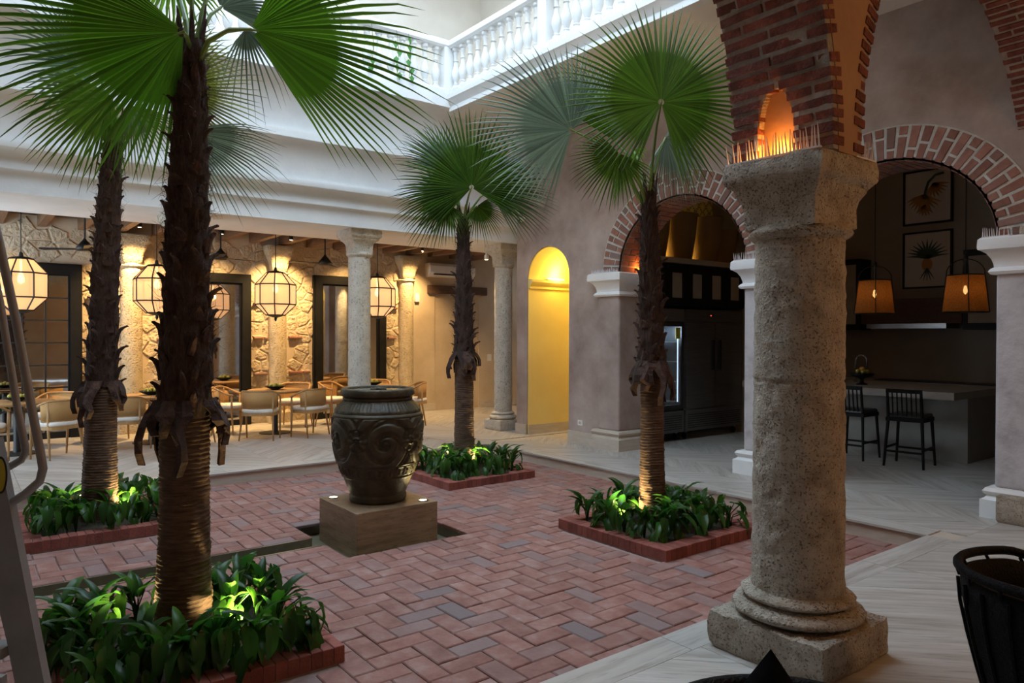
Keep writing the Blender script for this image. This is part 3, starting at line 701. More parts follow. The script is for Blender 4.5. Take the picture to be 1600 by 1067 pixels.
def soffit_bricks(A, t_lo, t_hi, side, label, fine=True, niche=None):
    bed = MB(); n = 110
    for i in range(n):
        t0, t1 = t_lo + (t_hi - t_lo) * i / n, t_lo + (t_hi - t_lo) * (i + 1) / n
        if niche and (ZP + A['r'] * math.sin((t0 + t1) / 2)) < niche[3]: 
            zz = ZP + A['r'] * math.sin((t0 + t1) / 2); hw = (niche[1] - niche[0]) / 2 * math.sqrt(max(0, 1 - max(0, (zz - niche[2]) / (niche[3] - niche[2])) ** 2)); cm = (niche[0] + niche[1]) / 2
            segs = [(YA + .004, cm - hw), (cm + hw, YBk - .004)]
        else: segs = [(YA + .004, YBk - .004)]
        for a, b in segs:
            P = [(A['c'] - rr * math.cos(t), ZP + rr * math.sin(t)) for rr, t in ((A['r'] + .012, t0), (A['r'] + .012, t1), (A['r'] + .1, t1), (A['r'] + .1, t0))]
            bed.add([(p[0], a, p[1]) for p in P] + [(p[0], b, p[1]) for p in P], [(0, 1, 5, 4), (2, 3, 7, 6), (0, 1, 2, 3), (4, 5, 6, 7), (1, 2, 6, 5), (0, 3, 7, 4)])
    ring = struct('trim_vault', bed, 'dark_mortar', label=label)
    pitch = .066 / A['r']; nrow = int((t_hi - t_lo) / pitch)
    for i in range(nrow):
        t0 = t_lo + pitch * (i + .17); t1 = t_lo + pitch * (i + .80)
        y = YA - .006 + (0 if i % 2 else -.17) + U(-.02, .02)
        while y < YBk:
            ln = U(.22, .31); a, b = max(y, YA - .006), min(y + ln, YBk + .004); y += ln + .018
            if b - a < .04: continue
            zz = ZP + A['r'] * math.sin((t0 + t1) / 2)
            pieces = [(a, b)]
            if niche and zz < niche[3] + .01:
                hw = (niche[1] - niche[0]) / 2 * math.sqrt(max(0, 1 - max(0, (zz - niche[2]) / (niche[3] - niche[2])) ** 2)); cm = (niche[0] + niche[1]) / 2
                pieces = []
                if a < cm - hw: pieces.append((a, min(b, cm - hw)))
                if b > cm + hw: pieces.append((max(a, cm + hw), b))
            for a2, b2 in pieces:
                if b2 - a2 < .02: continue
                d = U(-.006, .012); e = A['r'] + .1; jt = [U(-.0022, .0022) for _ in range(8)]
                def pt(rr, t): return (A['c'] - rr * math.cos(t), ZP + rr * math.sin(t))
                q = MB(); nn = 4 if fine else 1; vs = []
                for kk in range(nn + 1):
                    yy = a2 + (b2 - a2) * kk / nn
                    for rr, t in ((A['r'] + d, t0), (A['r'] + d, t1), (e, t1), (e, t0)):
                        p = pt(rr, t); wv = noise.noise_vector(Vector((p[0] * 9, yy * 9, p[1] * 30))) * (.007 if fine else 0)
                        vs.append((p[0] + wv.x, yy + (wv.y if 0 < kk < nn else wv.y * .3), p[1] + wv.z * .8))
                fs = [(0, 1, 2, 3), tuple(nn * 4 + c for c in (3, 2, 1, 0))]
                for kk in range(nn):
                    fs += [(kk * 4 + c, kk * 4 + (c + 1) % 4, kk * 4 + 4 + (c + 1) % 4, kk * 4 + 4 + c) for c in range(4)]
                q.add(vs, fs); q.build('brick', 'pier_brick', ring)
    return ring
NI = (2.06, 2.27, 2.74, 2.99)
soffit_bricks(LA, PI - .75, PI - .004, 'r', 'weathered red brick soffit above the near column, with a glowing niche', True, NI)
soffit_bricks(RA, .004, .62, 'l', 'red brick edge of the arch that springs right from the near column', False)
soffit_bricks(RA, PI - 1.35, PI - .004, 'r', 'red brick soffit of the arch at the right edge', False)
# glowing niche in the brick above the near column
nt_ = thing('niche_lamp', 'orange glowing lamp niche in the brick above the near column', 'lamp', (3.5, 2.165, 2.62))
q = MB(); q.box(3.60, 3.65, 2.0, 2.33, 2.63, 3.05); q.box(3.42, 3.62, 2.035, 2.058, 2.63, 2.9); q.box(3.42, 3.62, 2.272, 2.295, 2.63, 2.9); q.box(3.42, 3.62, 2.04, 2.29, 2.60, 2.625)
q.build('recess', 'pale_mortar', nt_)
for i in range(5):
    for a, b in (((2.06, 2.15), (2.165, 2.27)) if i % 2 else ((2.06, 2.20), (2.215, 2.27))):
        MB().box(3.585, 3.61, a, b, 2.635 + i * .07, 2.69 + i * .07).build('brick', 'arch_brick', nt_)
MB().lathe([(.018, 0), (.022, .01), (.02, .03), (.006, .035)], (3.50, 2.165, 2.63), 10).build('ember_bulb', 'ember', nt_, True)
lamp('niche_light', 'POINT', (3.445, 2.165, 2.67), 3.6, (1, .36, .06), .02, nt_)
# small orange niche inside the refrigerator arch
nt_ = thing('niche_lamp', 'small orange niche lamp at the left foot of the refrigerator arch', 'lamp', (XW + .32, 7.46, 2.66))
q = MB(); q.box(XW + .2, XW + .44, 7.44, 7.46, 2.62, 2.95); q.build('recess', 'arch_brick', nt_)
MB().lathe([(.03, 0), (.035, .015), (.03, .05), (.01, .06)], (XW + .32, 7.36, 2.632), 10).build('ember_bulb', 'ember', nt_, True)
lamp('niche_light', 'POINT', (XW + .32, 7.34, 2.72), 2.0, (1, .30, .05), .03, nt_)
# bird spikes on the capitals
def spikes(label, pts, z, h, lean):
    t = thing('bird_spike_strip', label, 'bird spikes', (pts[0][0], pts[0][1], z)); p0, p1 = Vector((*pts[0], z)), Vector((*pts[1], z)); L_ = (p1 - p0).length; n = max(4, int(L_ / .019))
    MB().bar(p0 + Vector((0, 0, .004)), p1 + Vector((0, 0, .004)), .02, .008).build('strip_base', 'spike_plastic', t)
    q = MB()
    for i in range(n):
        if random.random() < .1: continue
        c = p0.lerp(p1, (i + .5) / n); q.tube([c + Vector((0, 0, .006)), c + Vector((lean[0] + U(-.008, .008), lean[1] + U(-.008, .008), h * U(.85, 1.1)))], [.006, .0015], 5)
    o = q.build('spikes', 'spike_plastic', t, fix=False); o['kind'] = 'stuff'
h = .27
spikes('clear bird spikes on the court-facing ledge of the near capital', ((NC[0] - h, NC[1] + h), (NC[0] - h, NC[1] - h)), 2.616, .11, (-.01, 0))
spikes('clear bird spikes on the right-hand ledge of the near capital', ((NC[0] + .02, NC[1] - h), (NC[0] + h, NC[1] - h)), 2.616, .10, (0, -.01))
spikes('clear bird spikes on the impost between the two brick arches', ((XW - .12, 4.66), (XW - .12, 5.4)), 2.616, .10, (0, 0))
spikes('clear bird spikes on the impost left of the refrigerator arch', ((XW - .12, 7.36), (XW - .12, 7.92)), 2.616, .06, (0, 0))
spikes('clear bird spikes on the impost right of the kitchen arch', ((XW - .12, 2.45), (XW - .12, 2.68)), 2.616, .09, (0, 0))
spikes('clear bird spikes on the capital at the right edge', ((7.68, 2.36), (7.68, 1.9)), 2.702, .09, (0, 0))
# ------------------------------------------------------------------ back gallery: rubble wall, mirrors, engaged columns, ceiling
YB = 13.9
bw_ = MB(); bw_.box(-3, 12, YB, YB + .3, 0, 3.9); bw_.box(-.6, 7.97, YB - .016, YB, 0, 3.6); wb = struct('wall_rubble', bw_, 'dark_mortar', label='mortar bed of the rubble stone wall of the dining gallery')
wb.data.materials.clear(); wb.data.materials.append(MATS['warm_plaster'])
MIRR = [(-1.2, 1.70, 2.84), (3.02, 4.46, 2.82), (5.69, 7.30, 2.88)]
ENG = [2.44, 4.98, 7.80]
def stone_ok(x, z):
    if x > 7.95: return False
    for a, b, zt in MIRR:
        if a + .02 < x < b - .02 and z < zt - .02: return False
    return not any(abs(x - e) < .17 for e in ENG)
pts = []; sx, sz = .30, .17; zrow = 0
for j in range(-1, 24):
    for i in range(-4, 38):
        pts.append((-.6 + (i + (.5 if j % 2 else 0) + U(-.42, .42)) * sx, (j + U(-.4, .4)) * sz + .08))
grid = {}
for p in pts: grid.setdefault((int(p[0] // .5), int(p[1] // .5)), []).append(p)
courses = [(.95, .05), (1.62, .05), (2.28, .05)]
nst = 0
for p in pts:
    x, z = p
    if not (-.5 < x < 8.0 and 0 < z < 3.45) or not stone_ok(x, z): continue
    poly = [(x - .3, z - .22), (x + .3, z - .22), (x + .3, z + .22), (x - .3, z + .22)]
    for a in (-1, 0, 1):
        for b in (-1, 0, 1):
            for q in grid.get((int(x // .5) + a, int(z // .5) + b), []):
                if q is p: continue
                mx, mz, dx, dz = (x + q[0]) / 2, (z + q[1]) / 2, q[0] - x, q[1] - z
                out = []
                for i in range(len(poly)):
                    u, v = poly[i], poly[(i + 1) % len(poly)]
                    du, dv = (u[0] - mx) * dx + (u[1] - mz) * dz, (v[0] - mx) * dx + (v[1] - mz) * dz
                    if du <= 0: out.append(u)
                    if (du <= 0) != (dv <= 0):
                        t = du / (du - dv); out.append((u[0] + (v[0] - u[0]) * t, u[1] + (v[1] - u[1]) * t))
                poly = out
                if len(poly) < 3: break
            if len(poly) < 3: break
        if len(poly) < 3: break
    if len(poly) < 3: continue
    a_ = inset(poly, .002); b_ = inset(poly, .028); n = len(a_); d = U(.018, .042); tl = U(-.02, .02)
    MB().add([(u[0], YB + .01, u[1]) for u in a_] + [(u[0], YB - d * .6, u[1]) for u in inset(poly, .007)] + [(u[0], YB - d - tl * (u[1] - z) * 4, u[1]) for u in b_],
             [tuple(range(2 * n, 3 * n))] + [(i, (i + 1) % n, n + (i + 1) % n, n + i) for i in range(n)] + [(n + i, n + (i + 1) % n, 2 * n + (i + 1) % n, 2 * n + i) for i in range(n)]).build('stone', 'rubble', wb)
    nst += 1
for zc, hh in courses:
    for e0, e1 in ((1.78, 2.2), (2.62, 2.98), (4.52, 4.78), (5.2, 5.62), (7.36, 7.6)):
        x = e0
        while x < e1 - .05:
            ln = U(.18, .28); 
            if random.random() < .75: MB().cbox(0, min(ln, e1 - x), -.02, .02, 0, .085, .008).build('brick', 'arch_brick', wb).matrix_local = Matrix.Translation((x, YB - .0, zc + U(-.02, .02))) @ Matrix.Rotation(PI / 2, 4, 'X')
            x += ln + .02
for k, (a, b, zt) in enumerate(MIRR):
    lab = ('tall paned mirror in a black frame at the left end of the rubble wall', 'narrow tall mirror in a black frame between the engaged columns, left of the middle lantern', 'tall black-framed mirror behind the white coral column')[k]
    t = thing('wall_mirror', lab, 'mirror', ((a + b) / 2, YB - .1, 0))
    fw = .20; y0 = YB - .14
    for nm, bx in (('frame_side', (a, a + fw)), ('frame_side', (b - fw, b))):
        q = MB(); q.box(bx[0], bx[1], y0 + .04, YB, 0, zt); q.box(bx[0] + .03, bx[1] - .03, y0, y0 + .05, 0, zt - .03); q.build(nm, 'black_wood', t)
    q = MB(); q.box(a + fw, b - fw, y0 + .04, YB, zt - fw, zt); q.box(a + fw - .03, b - fw + .03, y0, y0 + .05, zt - fw + .03, zt - .03); q.build('frame_top', 'black_wood', t)
    q = MB(); q.box(a + fw, b - fw, y0 + .04, YB, 0, .1); q.build('frame_bottom', 'black_wood', t)
    q = MB(); q.box(a + fw, b - fw, YB - .06, YB - .05, .1, zt - fw); q.build('mirror_pane', 'mirror_glass', t)
    if k == 0:
        for i in range(1, 8): q = MB(); xx = a + fw + (b - a - 2 * fw) * i / 8; q.box(xx - .012, xx + .012, YB - .085, YB - .06, .1, zt - fw); q.build('glazing_bar', 'black_metal', t)
        for i in range(1, 7): q = MB(); zz = .1 + (zt - fw - .1) * i / 7; q.box(a + fw, b - fw, YB - .083, YB - .06, zz - .012, zz + .012); q.build('glazing_bar', 'black_metal', t)
for k, x in enumerate(ENG):
    t = thing('engaged_column', ('pale engaged column in the rubble wall, left of the front palm', 'pale engaged column in the rubble wall behind the middle lantern', 'pale engaged column at the right end of the rubble wall')[k], 'column', (x, YB - .05, 0))
    dis = lambda a, z, rr: nz((math.cos(a) * rr + x, math.sin(a) * rr, z), 14, .008)
    q = MB().lathe([(.17, .22 + 2.6 * i / 40) for i in range(41)], (x, YB - .03, 0), 28, dis); q.build('shaft', 'gold_coral', t, True)
    q = MB().lathe([(.17, 2.82)] + tor(.17, 2.83, 2.90, .04) + [(.17, 2.91)], (x, YB - .03, 0), 28); q.build('neck_ring', 'gold_coral', t, True)
    q = MB(); rough_block(q, ((x, YB - .03), [(.15, 2.9), (.155, 3.0), (.17, 3.08), (.21, 3.16), (.215, 3.2), (.26, 3.26), (.27, 3.30), (.27, 3.38), (.26, 3.39)]), 8, .004); q.build('capital', 'gold_coral', t, True)
    q = MB(); rough_block(q, ((x, YB - .03), [(.22, 0), (.22, .2), (.19, .24)]), 6, .004); q.build('plinth', 'gold_coral', t)
# ceiling: boards and joists
cb = MB(); cb.box(-3, 11.5, 11.55, YB + .1, 3.62, 3.70); struct('ceiling_dining', cb, 'plank_ceiling', label='dark boarded ceiling of the dining gallery')
cb = MB(); cb.box(XW + DW, 13.4, 1.0, 8.6, 4.9, 5.1); struct('ceiling_kitchen', cb, 'cream_plaster', label='ceiling of the kitchen')
for k in range(20):
    x = -1.1 + k * .56
    q = MB(); q.box(x - .055, x + .055, 11.6, YB, 3.42, 3.62)
    struct('trim_joist', q, 'wood_beam', label='brown timber ceiling joist, number %d from the left end of the dining gallery' % (k + 1))
# right end of the dining gallery: plaster wall with a doorway, air conditioner
q = MB(); q.box(7.98, 8.55, YB - .02, YB + .1, 0, 3.62); q.box(8.55, 9.75, YB - .02, YB + .1, 2.66, 3.62); q.box(9.75, 12, YB - .02, YB + .1, 0, 3.62)
struct('wall_warm', q, 'warm_plaster', label='warm plastered wall at the right end of the dining gallery')
q = MB(); q.box(8.35, 9.95, YB - .08, YB + .05, 2.62, 2.80); struct('trim_lintel', q, 'lintel_wood', label='rough dark timber lintel over the doorway')
q = MB(); q.box(8.55, 9.75, YB + .31, YB + .34, 0, 2.66); struct('wall_recess', q, 'orange_plaster', label='shaded recess of the far doorway')
q = MB(); q.box(9.2, 9.6, YB + .2, YB + .3, .55, 1.9); tag(q.build('wall_hanging', 'red_cloth'), 'red cloth hanging in the far doorway', 'wall hanging')
q = MB(); q.box(XW + DW, 12, 9.75, 9.88, 0, 3.62); q.box(11.9, 12.1, 9.8, YB, 0, 3.62); struct('wall_side', q, 'warm_plaster', label='plastered walls closing the right end of the dining gallery')
q = MB(); q.box(XW + .3, 12, 9.8, 11.6, 3.31, 3.62); struct('ceiling_corner', q, 'white_plaster', label='plastered ceiling over the gallery corner')
q = MB(); q.box(7.98, 8.55, YB - .045, YB - .02, 0, .16); q.box(9.75, 11.9, YB - .045, YB - .02, 0, .16); struct('baseboard_back', q, 'trim_stone', label='stone baseboard of the warm wall')
t = thing('air_conditioner', 'white split air conditioner over the far doorway', 'air conditioner', (8.95, YB - .12, 2.98))
q = MB(); q.sweep([(0, 0), (-.16, .02), (-.22, .1), (-.22, .24), (-.18, .30), (0, .30)], (8.3, YB - .02, 2.98), (9.5, YB - .02, 2.98), (0, 1, 0)); q.build('body', 'white_plastic', t)
q = MB(); q.box(8.4, 9.4, YB - .235, YB - .2, 3.02, 3.05); q.build('louvre', 'dark_steel', t)
# ------------------------------------------------------------------ lanterns and fans of the dining gallery
def make_lantern(loc, ztop):
    x, y, z = loc
    t = thing('pendant_lantern', '', 'lantern', (x, y, z))
    R_ = .325; lv = [(.15, .36), (.325, .165), (.325, -.165), (.15, -.34)]
    n = 8; ang = [2 * PI * (k + .5) / n for k in range(n)]
    P = [[Vector((x + r * math.cos(a), y + r * math.sin(a), z + h_)) for a in ang] for r, h_ in lv]
    for i in range(3):
        for k in range(n):
            a, b, c, d = P[i][k], P[i][(k + 1) % n], P[i + 1][(k + 1) % n], P[i + 1][k]
            MB().add([a, b, c, d], [(0, 1, 2, 3)]).build('glass_pane', 'lantern_glass', t, fix=False)
    for k in range(n):
        MB().tube([P[i][k] for i in range(4)], .011, 5).build('frame_rib', 'black_metal', t)
    for i in range(4): MB().tube([P[i][k] for k in range(n)], .011 if i in (1, 2) else .013, 5, closed=True).build('frame_hoop', 'black_metal', t)
    MB().lathe([(.16, .355), (.12, .385), (.03, .40), (.02, .45), (.012, .46)], (x, y, z), 12).build('cap', 'black_metal', t)
    MB().lathe([(.15, -.345), (.08, -.37), (.02, -.385), (.024, -.41), (.006, -.45)][::-1], (x, y, z), 12).build('finial', 'black_metal', t)
    MB().tube([(x, y, z + .45), (x, y, ztop)], .007, 6).build('chain', 'black_metal', t)
    MB().lathe([(.001, .02), (.035, .05), (.045, .09), (.03, .14), (.012, .17), (.012, .36)], (x, y, z), 12).build('light_bulb', 'bulb', t, True)
    lamp('lantern_light', 'POINT', (x, y, z + .10), 75, (1, .57, .22), .05, t)
    return t
LAN = [(.75, 12.0, 2.36), (2.46, 12.0, 2.36), (4.28, 12.0, 2.36), (6.16, 12.0, 2.37)]
for (p, l) in zip(LAN, ('faceted glass lantern at the left end, in front of the paned mirror', 'faceted glass lantern half hidden behind the front palm trunk', 'faceted glass lantern hanging clear between the two narrow mirrors', 'faceted glass lantern partly behind the white coral column')):
    t = make_lantern(p, 3.62); t['label'] = l; t['group'] = 'faceted lanterns over the dining tables'
def make_fan(loc, label, rz):
    x, y, z = loc; t = thing('ceiling_fan', label, 'fan', loc, 'small black ceiling fans')
    MB().lathe([(.10, -.06), (.12, -.02), (.06, .06), (.025, .10), (.02, .12)], loc, 14).build('motor', 'black_metal', t, True)
    MB().tube([(x, y, z + .1), (x, y, 3.62)], .014, 6).build('rod', 'black_metal', t)
    for k in range(3):
        a = rz + k * 2 * PI / 3; d = Vector((math.cos(a), math.sin(a), 0)); s_ = Vector((-d.y, d.x, .15))
        c = Vector(loc) + Vector((0, 0, -.03))
        MB().add([c + d * .09 - s_ * .03, c + d * .6 - s_ * .07, c + d * .64, c + d * .6 + s_ * .06, c + d * .09 + s_ * .03] + [c + d * .09 - s_ * .03 - Vector((0, 0, .008)), c + d * .6 - s_ * .07 - Vector((0, 0, .008)), c + d * .64 - Vector((0, 0, .008)), c + d * .6 + s_ * .06 - Vector((0, 0, .008)), c + d * .09 + s_ * .03 - Vector((0, 0, .008))],
                 [(0, 1, 2, 3, 4), (9, 8, 7, 6, 5)] + [(i, (i + 1) % 5, 5 + (i + 1) % 5, 5 + i) for i in range(5)]).build('blade', 'black_metal', t)
make_fan((3.48, 12.3, 2.98), 'small black ceiling fan left of the middle lantern', .3)
make_fan((5.28, 12.3, 3.0), 'small black ceiling fan between the middle lantern and the white column', .9)
make_fan((1.55, 12.3, 2.98), 'small black ceiling fan between the left palms', .5)
# wash lights that graze the engaged columns
for x, l in ((2.44, 'left of the front palm'), (4.98, 'behind the middle lantern'), (7.80, 'at the right end of the rubble wall'), (3.74, 'over the narrow mirror'), (.6, 'over the paned mirror'), (6.4, 'over the mirror by the white column')):
    t = thing('wash_light', 'small downlight washing the stone wall ' + l, 'spotlight', (x, 13.15, 3.5), 'downlights of the stone wall')
    MB().lathe([(.03, -.05), (.04, -.045), (.04, .03), (.02, .035), (.012, .11)], (x, 13.15, 3.50), 10).build('housing', 'black_metal', t)
    MB().lathe([(.002, -.052), (.028, -.0515)], (x, 13.15, 3.5), 10).build('lens', 'spot_lens', t)
    lamp('wash_lamp', 'SPOT', (x, 13.15, 3.43), 560 if x in ENG else 170, (1, .64, .27), .03, t, (x, 13.75, 1.5), 100, .8)
t = thing('wash_light', 'bright little spotlight beside the corner column', 'spotlight', (7.72, 10.75, 3.12))
MB().lathe([(.03, -.05), (.04, -.045), (.04, .03), (.02, .035), (.012, .19)], (7.72, 10.75, 3.12), 10).build('housing', 'white_plastic', t)
MB().lathe([(.002, -.052), (.028, -.0515)], (7.72, 10.75, 3.12), 10).build('lens', 'spot_lens', t)
lamp('wash_lamp', 'SPOT', (7.72, 10.75, 3.05), 220, (1, .68, .32), .03, t, (8.2, 11.4, 1.0), 110, .7)
# ------------------------------------------------------------------ fountain: pedestal, jar, spotlights
pw = .41; pz = .137
q = MB(); q.box(CX - pw, CX + pw, CY - pw, CY + pw, ZC - .14, pz)
o = q.build('fountain_pedestal', 'travertine_block'); tag(o, 'low square brown travertine pedestal under the carved jar', 'pedestal')
mo = o.modifiers.new('b', 'BEVEL'); mo.width = .006; mo.segments = 2
def smooth(a, b, x):
    t = max(0, min(1, (x - a) / (b - a))); return t * t * (3 - 2 * t)
def interp(tab, z):
    for (r0, z0), (r1, z1) in zip(tab[:-1], tab[1:]):
        if z <= z1:
            t = (z - z0) / (z1 - z0); return r0 + (r1 - r0) * t
    return tab[-1][0]
JT = [(.255, 0), (.268, .02), (.268, .055), (.258, .075), (.272, .10), (.318, .22), (.362, .34), (.395, .48), (.411, .60), (.415, .72), (.412, .80), (.405, .835)]
def ring_d(d, r, w): return max(0, 1 - abs(d - r) / w)
def carve(a, z):
    d = 0
    if .37 < z < .80:                        # rosettes and scrolling vines
        per = 2 * PI / 5; k = round(a / per); da = (a - k * per) * .41; dz = z - .60; rr = math.hypot(da, dz)
        if rr < .105:
            d += .016 * ring_d(rr, .033, .014) + .012 * max(0, 1 - rr / .016) + .014 * smooth(.105, .09, rr) * (.55 + .45 * math.cos(8 * math.atan2(dz, da)))
        k2 = math.floor(a / per) + .5; ca_, cz_ = (a - k2 * per) * .41, z - .57; rho = math.hypot(ca_, cz_); ph = math.atan2(cz_, ca_ * (1 if int(k2) % 2 else -1))
        if rr > .108:
            sp_ = abs(math.sin(ph * .5 + rho * 26)); d += .020 * smooth(.45, .85, sp_) * smooth(.02, .05, rho)
            lf = math.cos(ph * 5 + rho * 60) * math.cos(rho * 75); d += .012 * smooth(.25, .6, lf) * (1 - smooth(.45, .85, sp_))
            d += .018 * smooth(.035, .02, rho)
    for zb, w_ in ((.815, .02), (.365, .012), (.245, .012), (.35, .006)): d += .011 * max(0, 1 - abs(z - zb) / w_)
    if .262 < z < .342:                      # fret band
        t = (a * 24 / PI) % 2; zz = (z - .262) / .08
        d += .012 if (t < .35 or (t < 1.1 and (zz < .25)) or (.75 < t < 1.1 and zz < .75)) else 0
    return d
NJ = 260
vs = []; rows = 150
mb = MB(); prof = [(interp(JT, .835 * i / rows), .835 * i / rows) for i in range(rows + 1)]
jar = thing('carved_jar', 'big dark carved stone water jar on the fountain pedestal', 'jar', (CX, CY, pz))
mb.lathe(prof, (CX, CY, pz), NJ, lambda a, z, r: carve(a, z)); mb.build('body', 'jar_stone', jar, True)
def petal(a, z, r):
    t = (z - .835) / .115; k = abs(math.sin(a * 11)); 
    return .014 * smooth(.0, .25, t - .55 * (1 - k) * 0) * (.4 + .6 * k) * (1 - .6 * t) + .006 * math.cos(a * 66) * t * (1 - t) * 2
mb = MB().lathe([(.400 - .085 * (i / 16) ** 1.25, .835 + .115 * i / 16) for i in range(17)], (CX, CY, pz), 264, petal); mb.build('shoulder_petals', 'jar_stone', jar, True)
mb = MB().lathe([(.315, .945), (.325, .955), (.325, .97), (.312, .98), (.318, .985)] + [(.335, .992), (.34, 1.0), (.34, 1.045), (.334, 1.055), (.30, 1.06), (.288, 1.05), (.285, 1.0), (.28, .99)], (CX, CY, pz), 160, lambda a, z, r: nz((a * 9, z * 40, 0), 1, .004) + (.004 if .99 < z < 1.05 and (a * 26 / PI) % 2 < 1.75 else 0)); mb.build('rim', 'jar_stone', jar, 50)
q = MB(); q.add([(CX + .289 * math.cos(2 * PI * k / 48), CY + .289 * math.sin(2 * PI * k / 48), pz + 1.045) for k in range(48)], [tuple(range(48))]); q.build('water_surface', 'water', jar, fix=False)
for (dx, dy), l in (((.31, -.31), 'right'), ((-.31, .31), 'left'), ((-.31, -.31), 'front'), ((.31, .31), 'back')):
    if l == 'front': continue
    x, y = CX + dx, CY + dy
    t = thing('inground_spotlight', 'round recessed spotlight on the %s corner of the fountain pedestal' % l, 'spotlight', (x, y, pz), 'spotlights of the fountain')
    MB().lathe([(.05, .0), (.05, .006), (.038, .008), (.036, .004)], (x, y, pz), 20).build('bezel', 'steel', t)
    MB().lathe([(.002, .006), (.036, .0055)], (x, y, pz), 20).build('lens', 'spot_lens', t)
    lamp('spot_lamp', 'SPOT', (x, y, pz + .02), 26 if l != 'left' else 9, (1, .84, .42), .03, t, (CX + dx * .55, CY + dy * .55, pz + .9), 80, .8)
# ------------------------------------------------------------------ planters
soldier = MB().cbox(-.031, .031, -.075, .075, -.095, 0, .004).mesh('brick', 'rim_brick')
NAMEP = {'front': 'around the front palm', 'left': 'around the left palm', 'right': 'around the right palm', 'back': 'around the far palm'}
for key, (px, py) in PLANT.items():
    t = thing('brick_planter', 'low square red brick planter ' + NAMEP[key], 'planter', (px, py, ZC), 'square brick planters of the court')
    MB().box(px - .52, px + .52, py - .52, py + .52, ZC - .01, ZC + .07).build('soil', 'soil', t)
    q = MB(); q.box(px - .655, px + .655, py - .655, py - .515, ZC - .02, ZC + .088); q.box(px - .655, px + .655, py + .515, py + .655, ZC - .02, ZC + .088); q.box(px - .655, px - .515, py - .515, py + .515, ZC - .02, ZC + .088); q.box(px + .515, px + .655, py - .515, py + .515, ZC - .02, ZC + .088)
    q.build('mortar_core', 'mortar', t)
    for i in range(20):
        a = -.66 + .066 * (i + .5)
        for (x, y, r) in ((px + a, py - .585, 0), (px + a, py + .585, 0)): link('brick', soldier, t, (x, y, ZC + .095 + U(-.002, .002)), (0, 0, r + U(-.01, .01)))
        if 2 <= i <= 17:
            for (x, y, r) in ((px - .585, py + a, PI / 2), (px + .585, py + a, PI / 2)): link('brick', soldier, t, (x, y, ZC + .095 + U(-.002, .002)), (0, 0, r + U(-.01, .01)))
# ------------------------------------------------------------------ ground-cover plants: broad glossy leaves on stalks
def plant_leaf(stem, lean, L_, W_, drop, lobes=True):
    """stalk from the ground, arrow-shaped blade on its end"""
    m = MB(); top = Vector((math.sin(lean) * stem, 0, math.cos(lean) * stem)); mid = Vector((math.sin(lean * .3) * stem * .5, 0, math.cos(lean * .3) * stem * .55))
    m.tube([(0, 0, 0), mid, top], [.005, .0045, .004], 4, False)
    rows = [(-.22, .30), (-.1, .80), (.05, 1.0), (.22, .93), (.42, .80), (.62, .62), (.80, .38), (.93, .15), (1.0, 0)]
    vs = []
    for t, w_ in rows:
        a = drop + .75 * max(0, t) ; x = top.x; z = top.z
        d = Vector((math.cos(drop + .5 * t), 0, -math.sin(drop + .5 * t)))
        c = top + d * (t * L_); hw = W_ * w_ / 2
        nn = Vector((math.sin(drop + .5 * t), 0, math.cos(drop + .5 * t)))
        wv = .12 * math.sin(t * 9) * hw
        ci = c if t > 0 else top + d * (.02 * L_)
        vs += [c + Vector((0, -hw, 0)) + nn * (.35 * hw + wv), c + Vector((0, -hw * .5, 0)) + nn * (.10 * hw), ci, c + Vector((0, hw * .5, 0)) + nn * (.10 * hw), c + Vector((0, hw, 0)) + nn * (.35 * hw - wv)]
    fs = []
    for i in range(len(rows) - 1):
        for j in range(4): fs.append((i * 5 + j, i * 5 + j + 1, i * 5 + 6 + j, i * 5 + 5 + j))
    m.add(vs, fs)
    return m.mesh('leaf', 'plant_leaf', True)
PL = [plant_leaf(*a) for a in ((.22, .35, .17, .075, .35), (.26, .2, .17, .075, -.9), (.17, .7, .18, .085, .75), (.25, .5, .16, .075, 1.2), (.14, .8, .16, .08, .9), (.30, .25, .18, .08, -.3), (.22, .15, .16, .07, -1.2), (.27, .4, .17, .08, 1.0))]
UPS = {'front': [(.31, .03), (-.28, -.02), (.2, -.05)], 'left': [(.27, .05), (-.25, .1)], 'right': [(-.34, -.05), (-.22, -.05)], 'back': [(.27, -.05), (-.28, 0)]}
for key, (px, py) in PLANT.items():
    spots = []
    for i in range(5):
        for j in range(5):
            if (i, j) == (2, 2): continue
            if key == 'front' and (j == 0 or i == 0): spots.append((px - .44 + .22 * i + U(-.1, .1) - (.09 if i == 0 else 0), py - .44 + .22 * j + U(-.1, .1) - (.09 if j == 0 else 0)))
            spots.append((px - .44 + .22 * i + U(-.06, .06), py - .44 + .22 * j + U(-.06, .06)))
    for (x, y) in spots:
        dv = Vector((x - px, y - py, 0)); ou, of = dv.dot(RIGHT), dv.dot(FWD)
        if any(math.hypot(ou - a, of - b) < .12 for a, b in UPS[key]): continue
        t = thing('leafy_plant', 'glossy green broad-leaved plant in the bed ' + NAMEP[key], 'plant', (x, y, ZC + .06), 'leafy plants ' + NAMEP[key], world=False)
        n = 13 if key != 'front' else 15
        out = math.atan2(y - py, x - px); edge = max(abs(x - px), abs(y - py)) > .36
        for k in range(n):
            a = 2 * PI * k / n + U(-.35, .35)
            if edge and random.random() < .5: a = out + U(-.8, .8)
            me = PL[random.choice((0, 1, 3, 5, 5, 1, 6, 6, 7, 7))] if not edge else PL[random.choice((0, 2, 3, 4, 6, 1, 7, 3))]
            link('leaf', me, t, (0, 0, 0), (U(-.12, .12), U(-.12, .12), a), [U(.72, 1.1)] * 3)
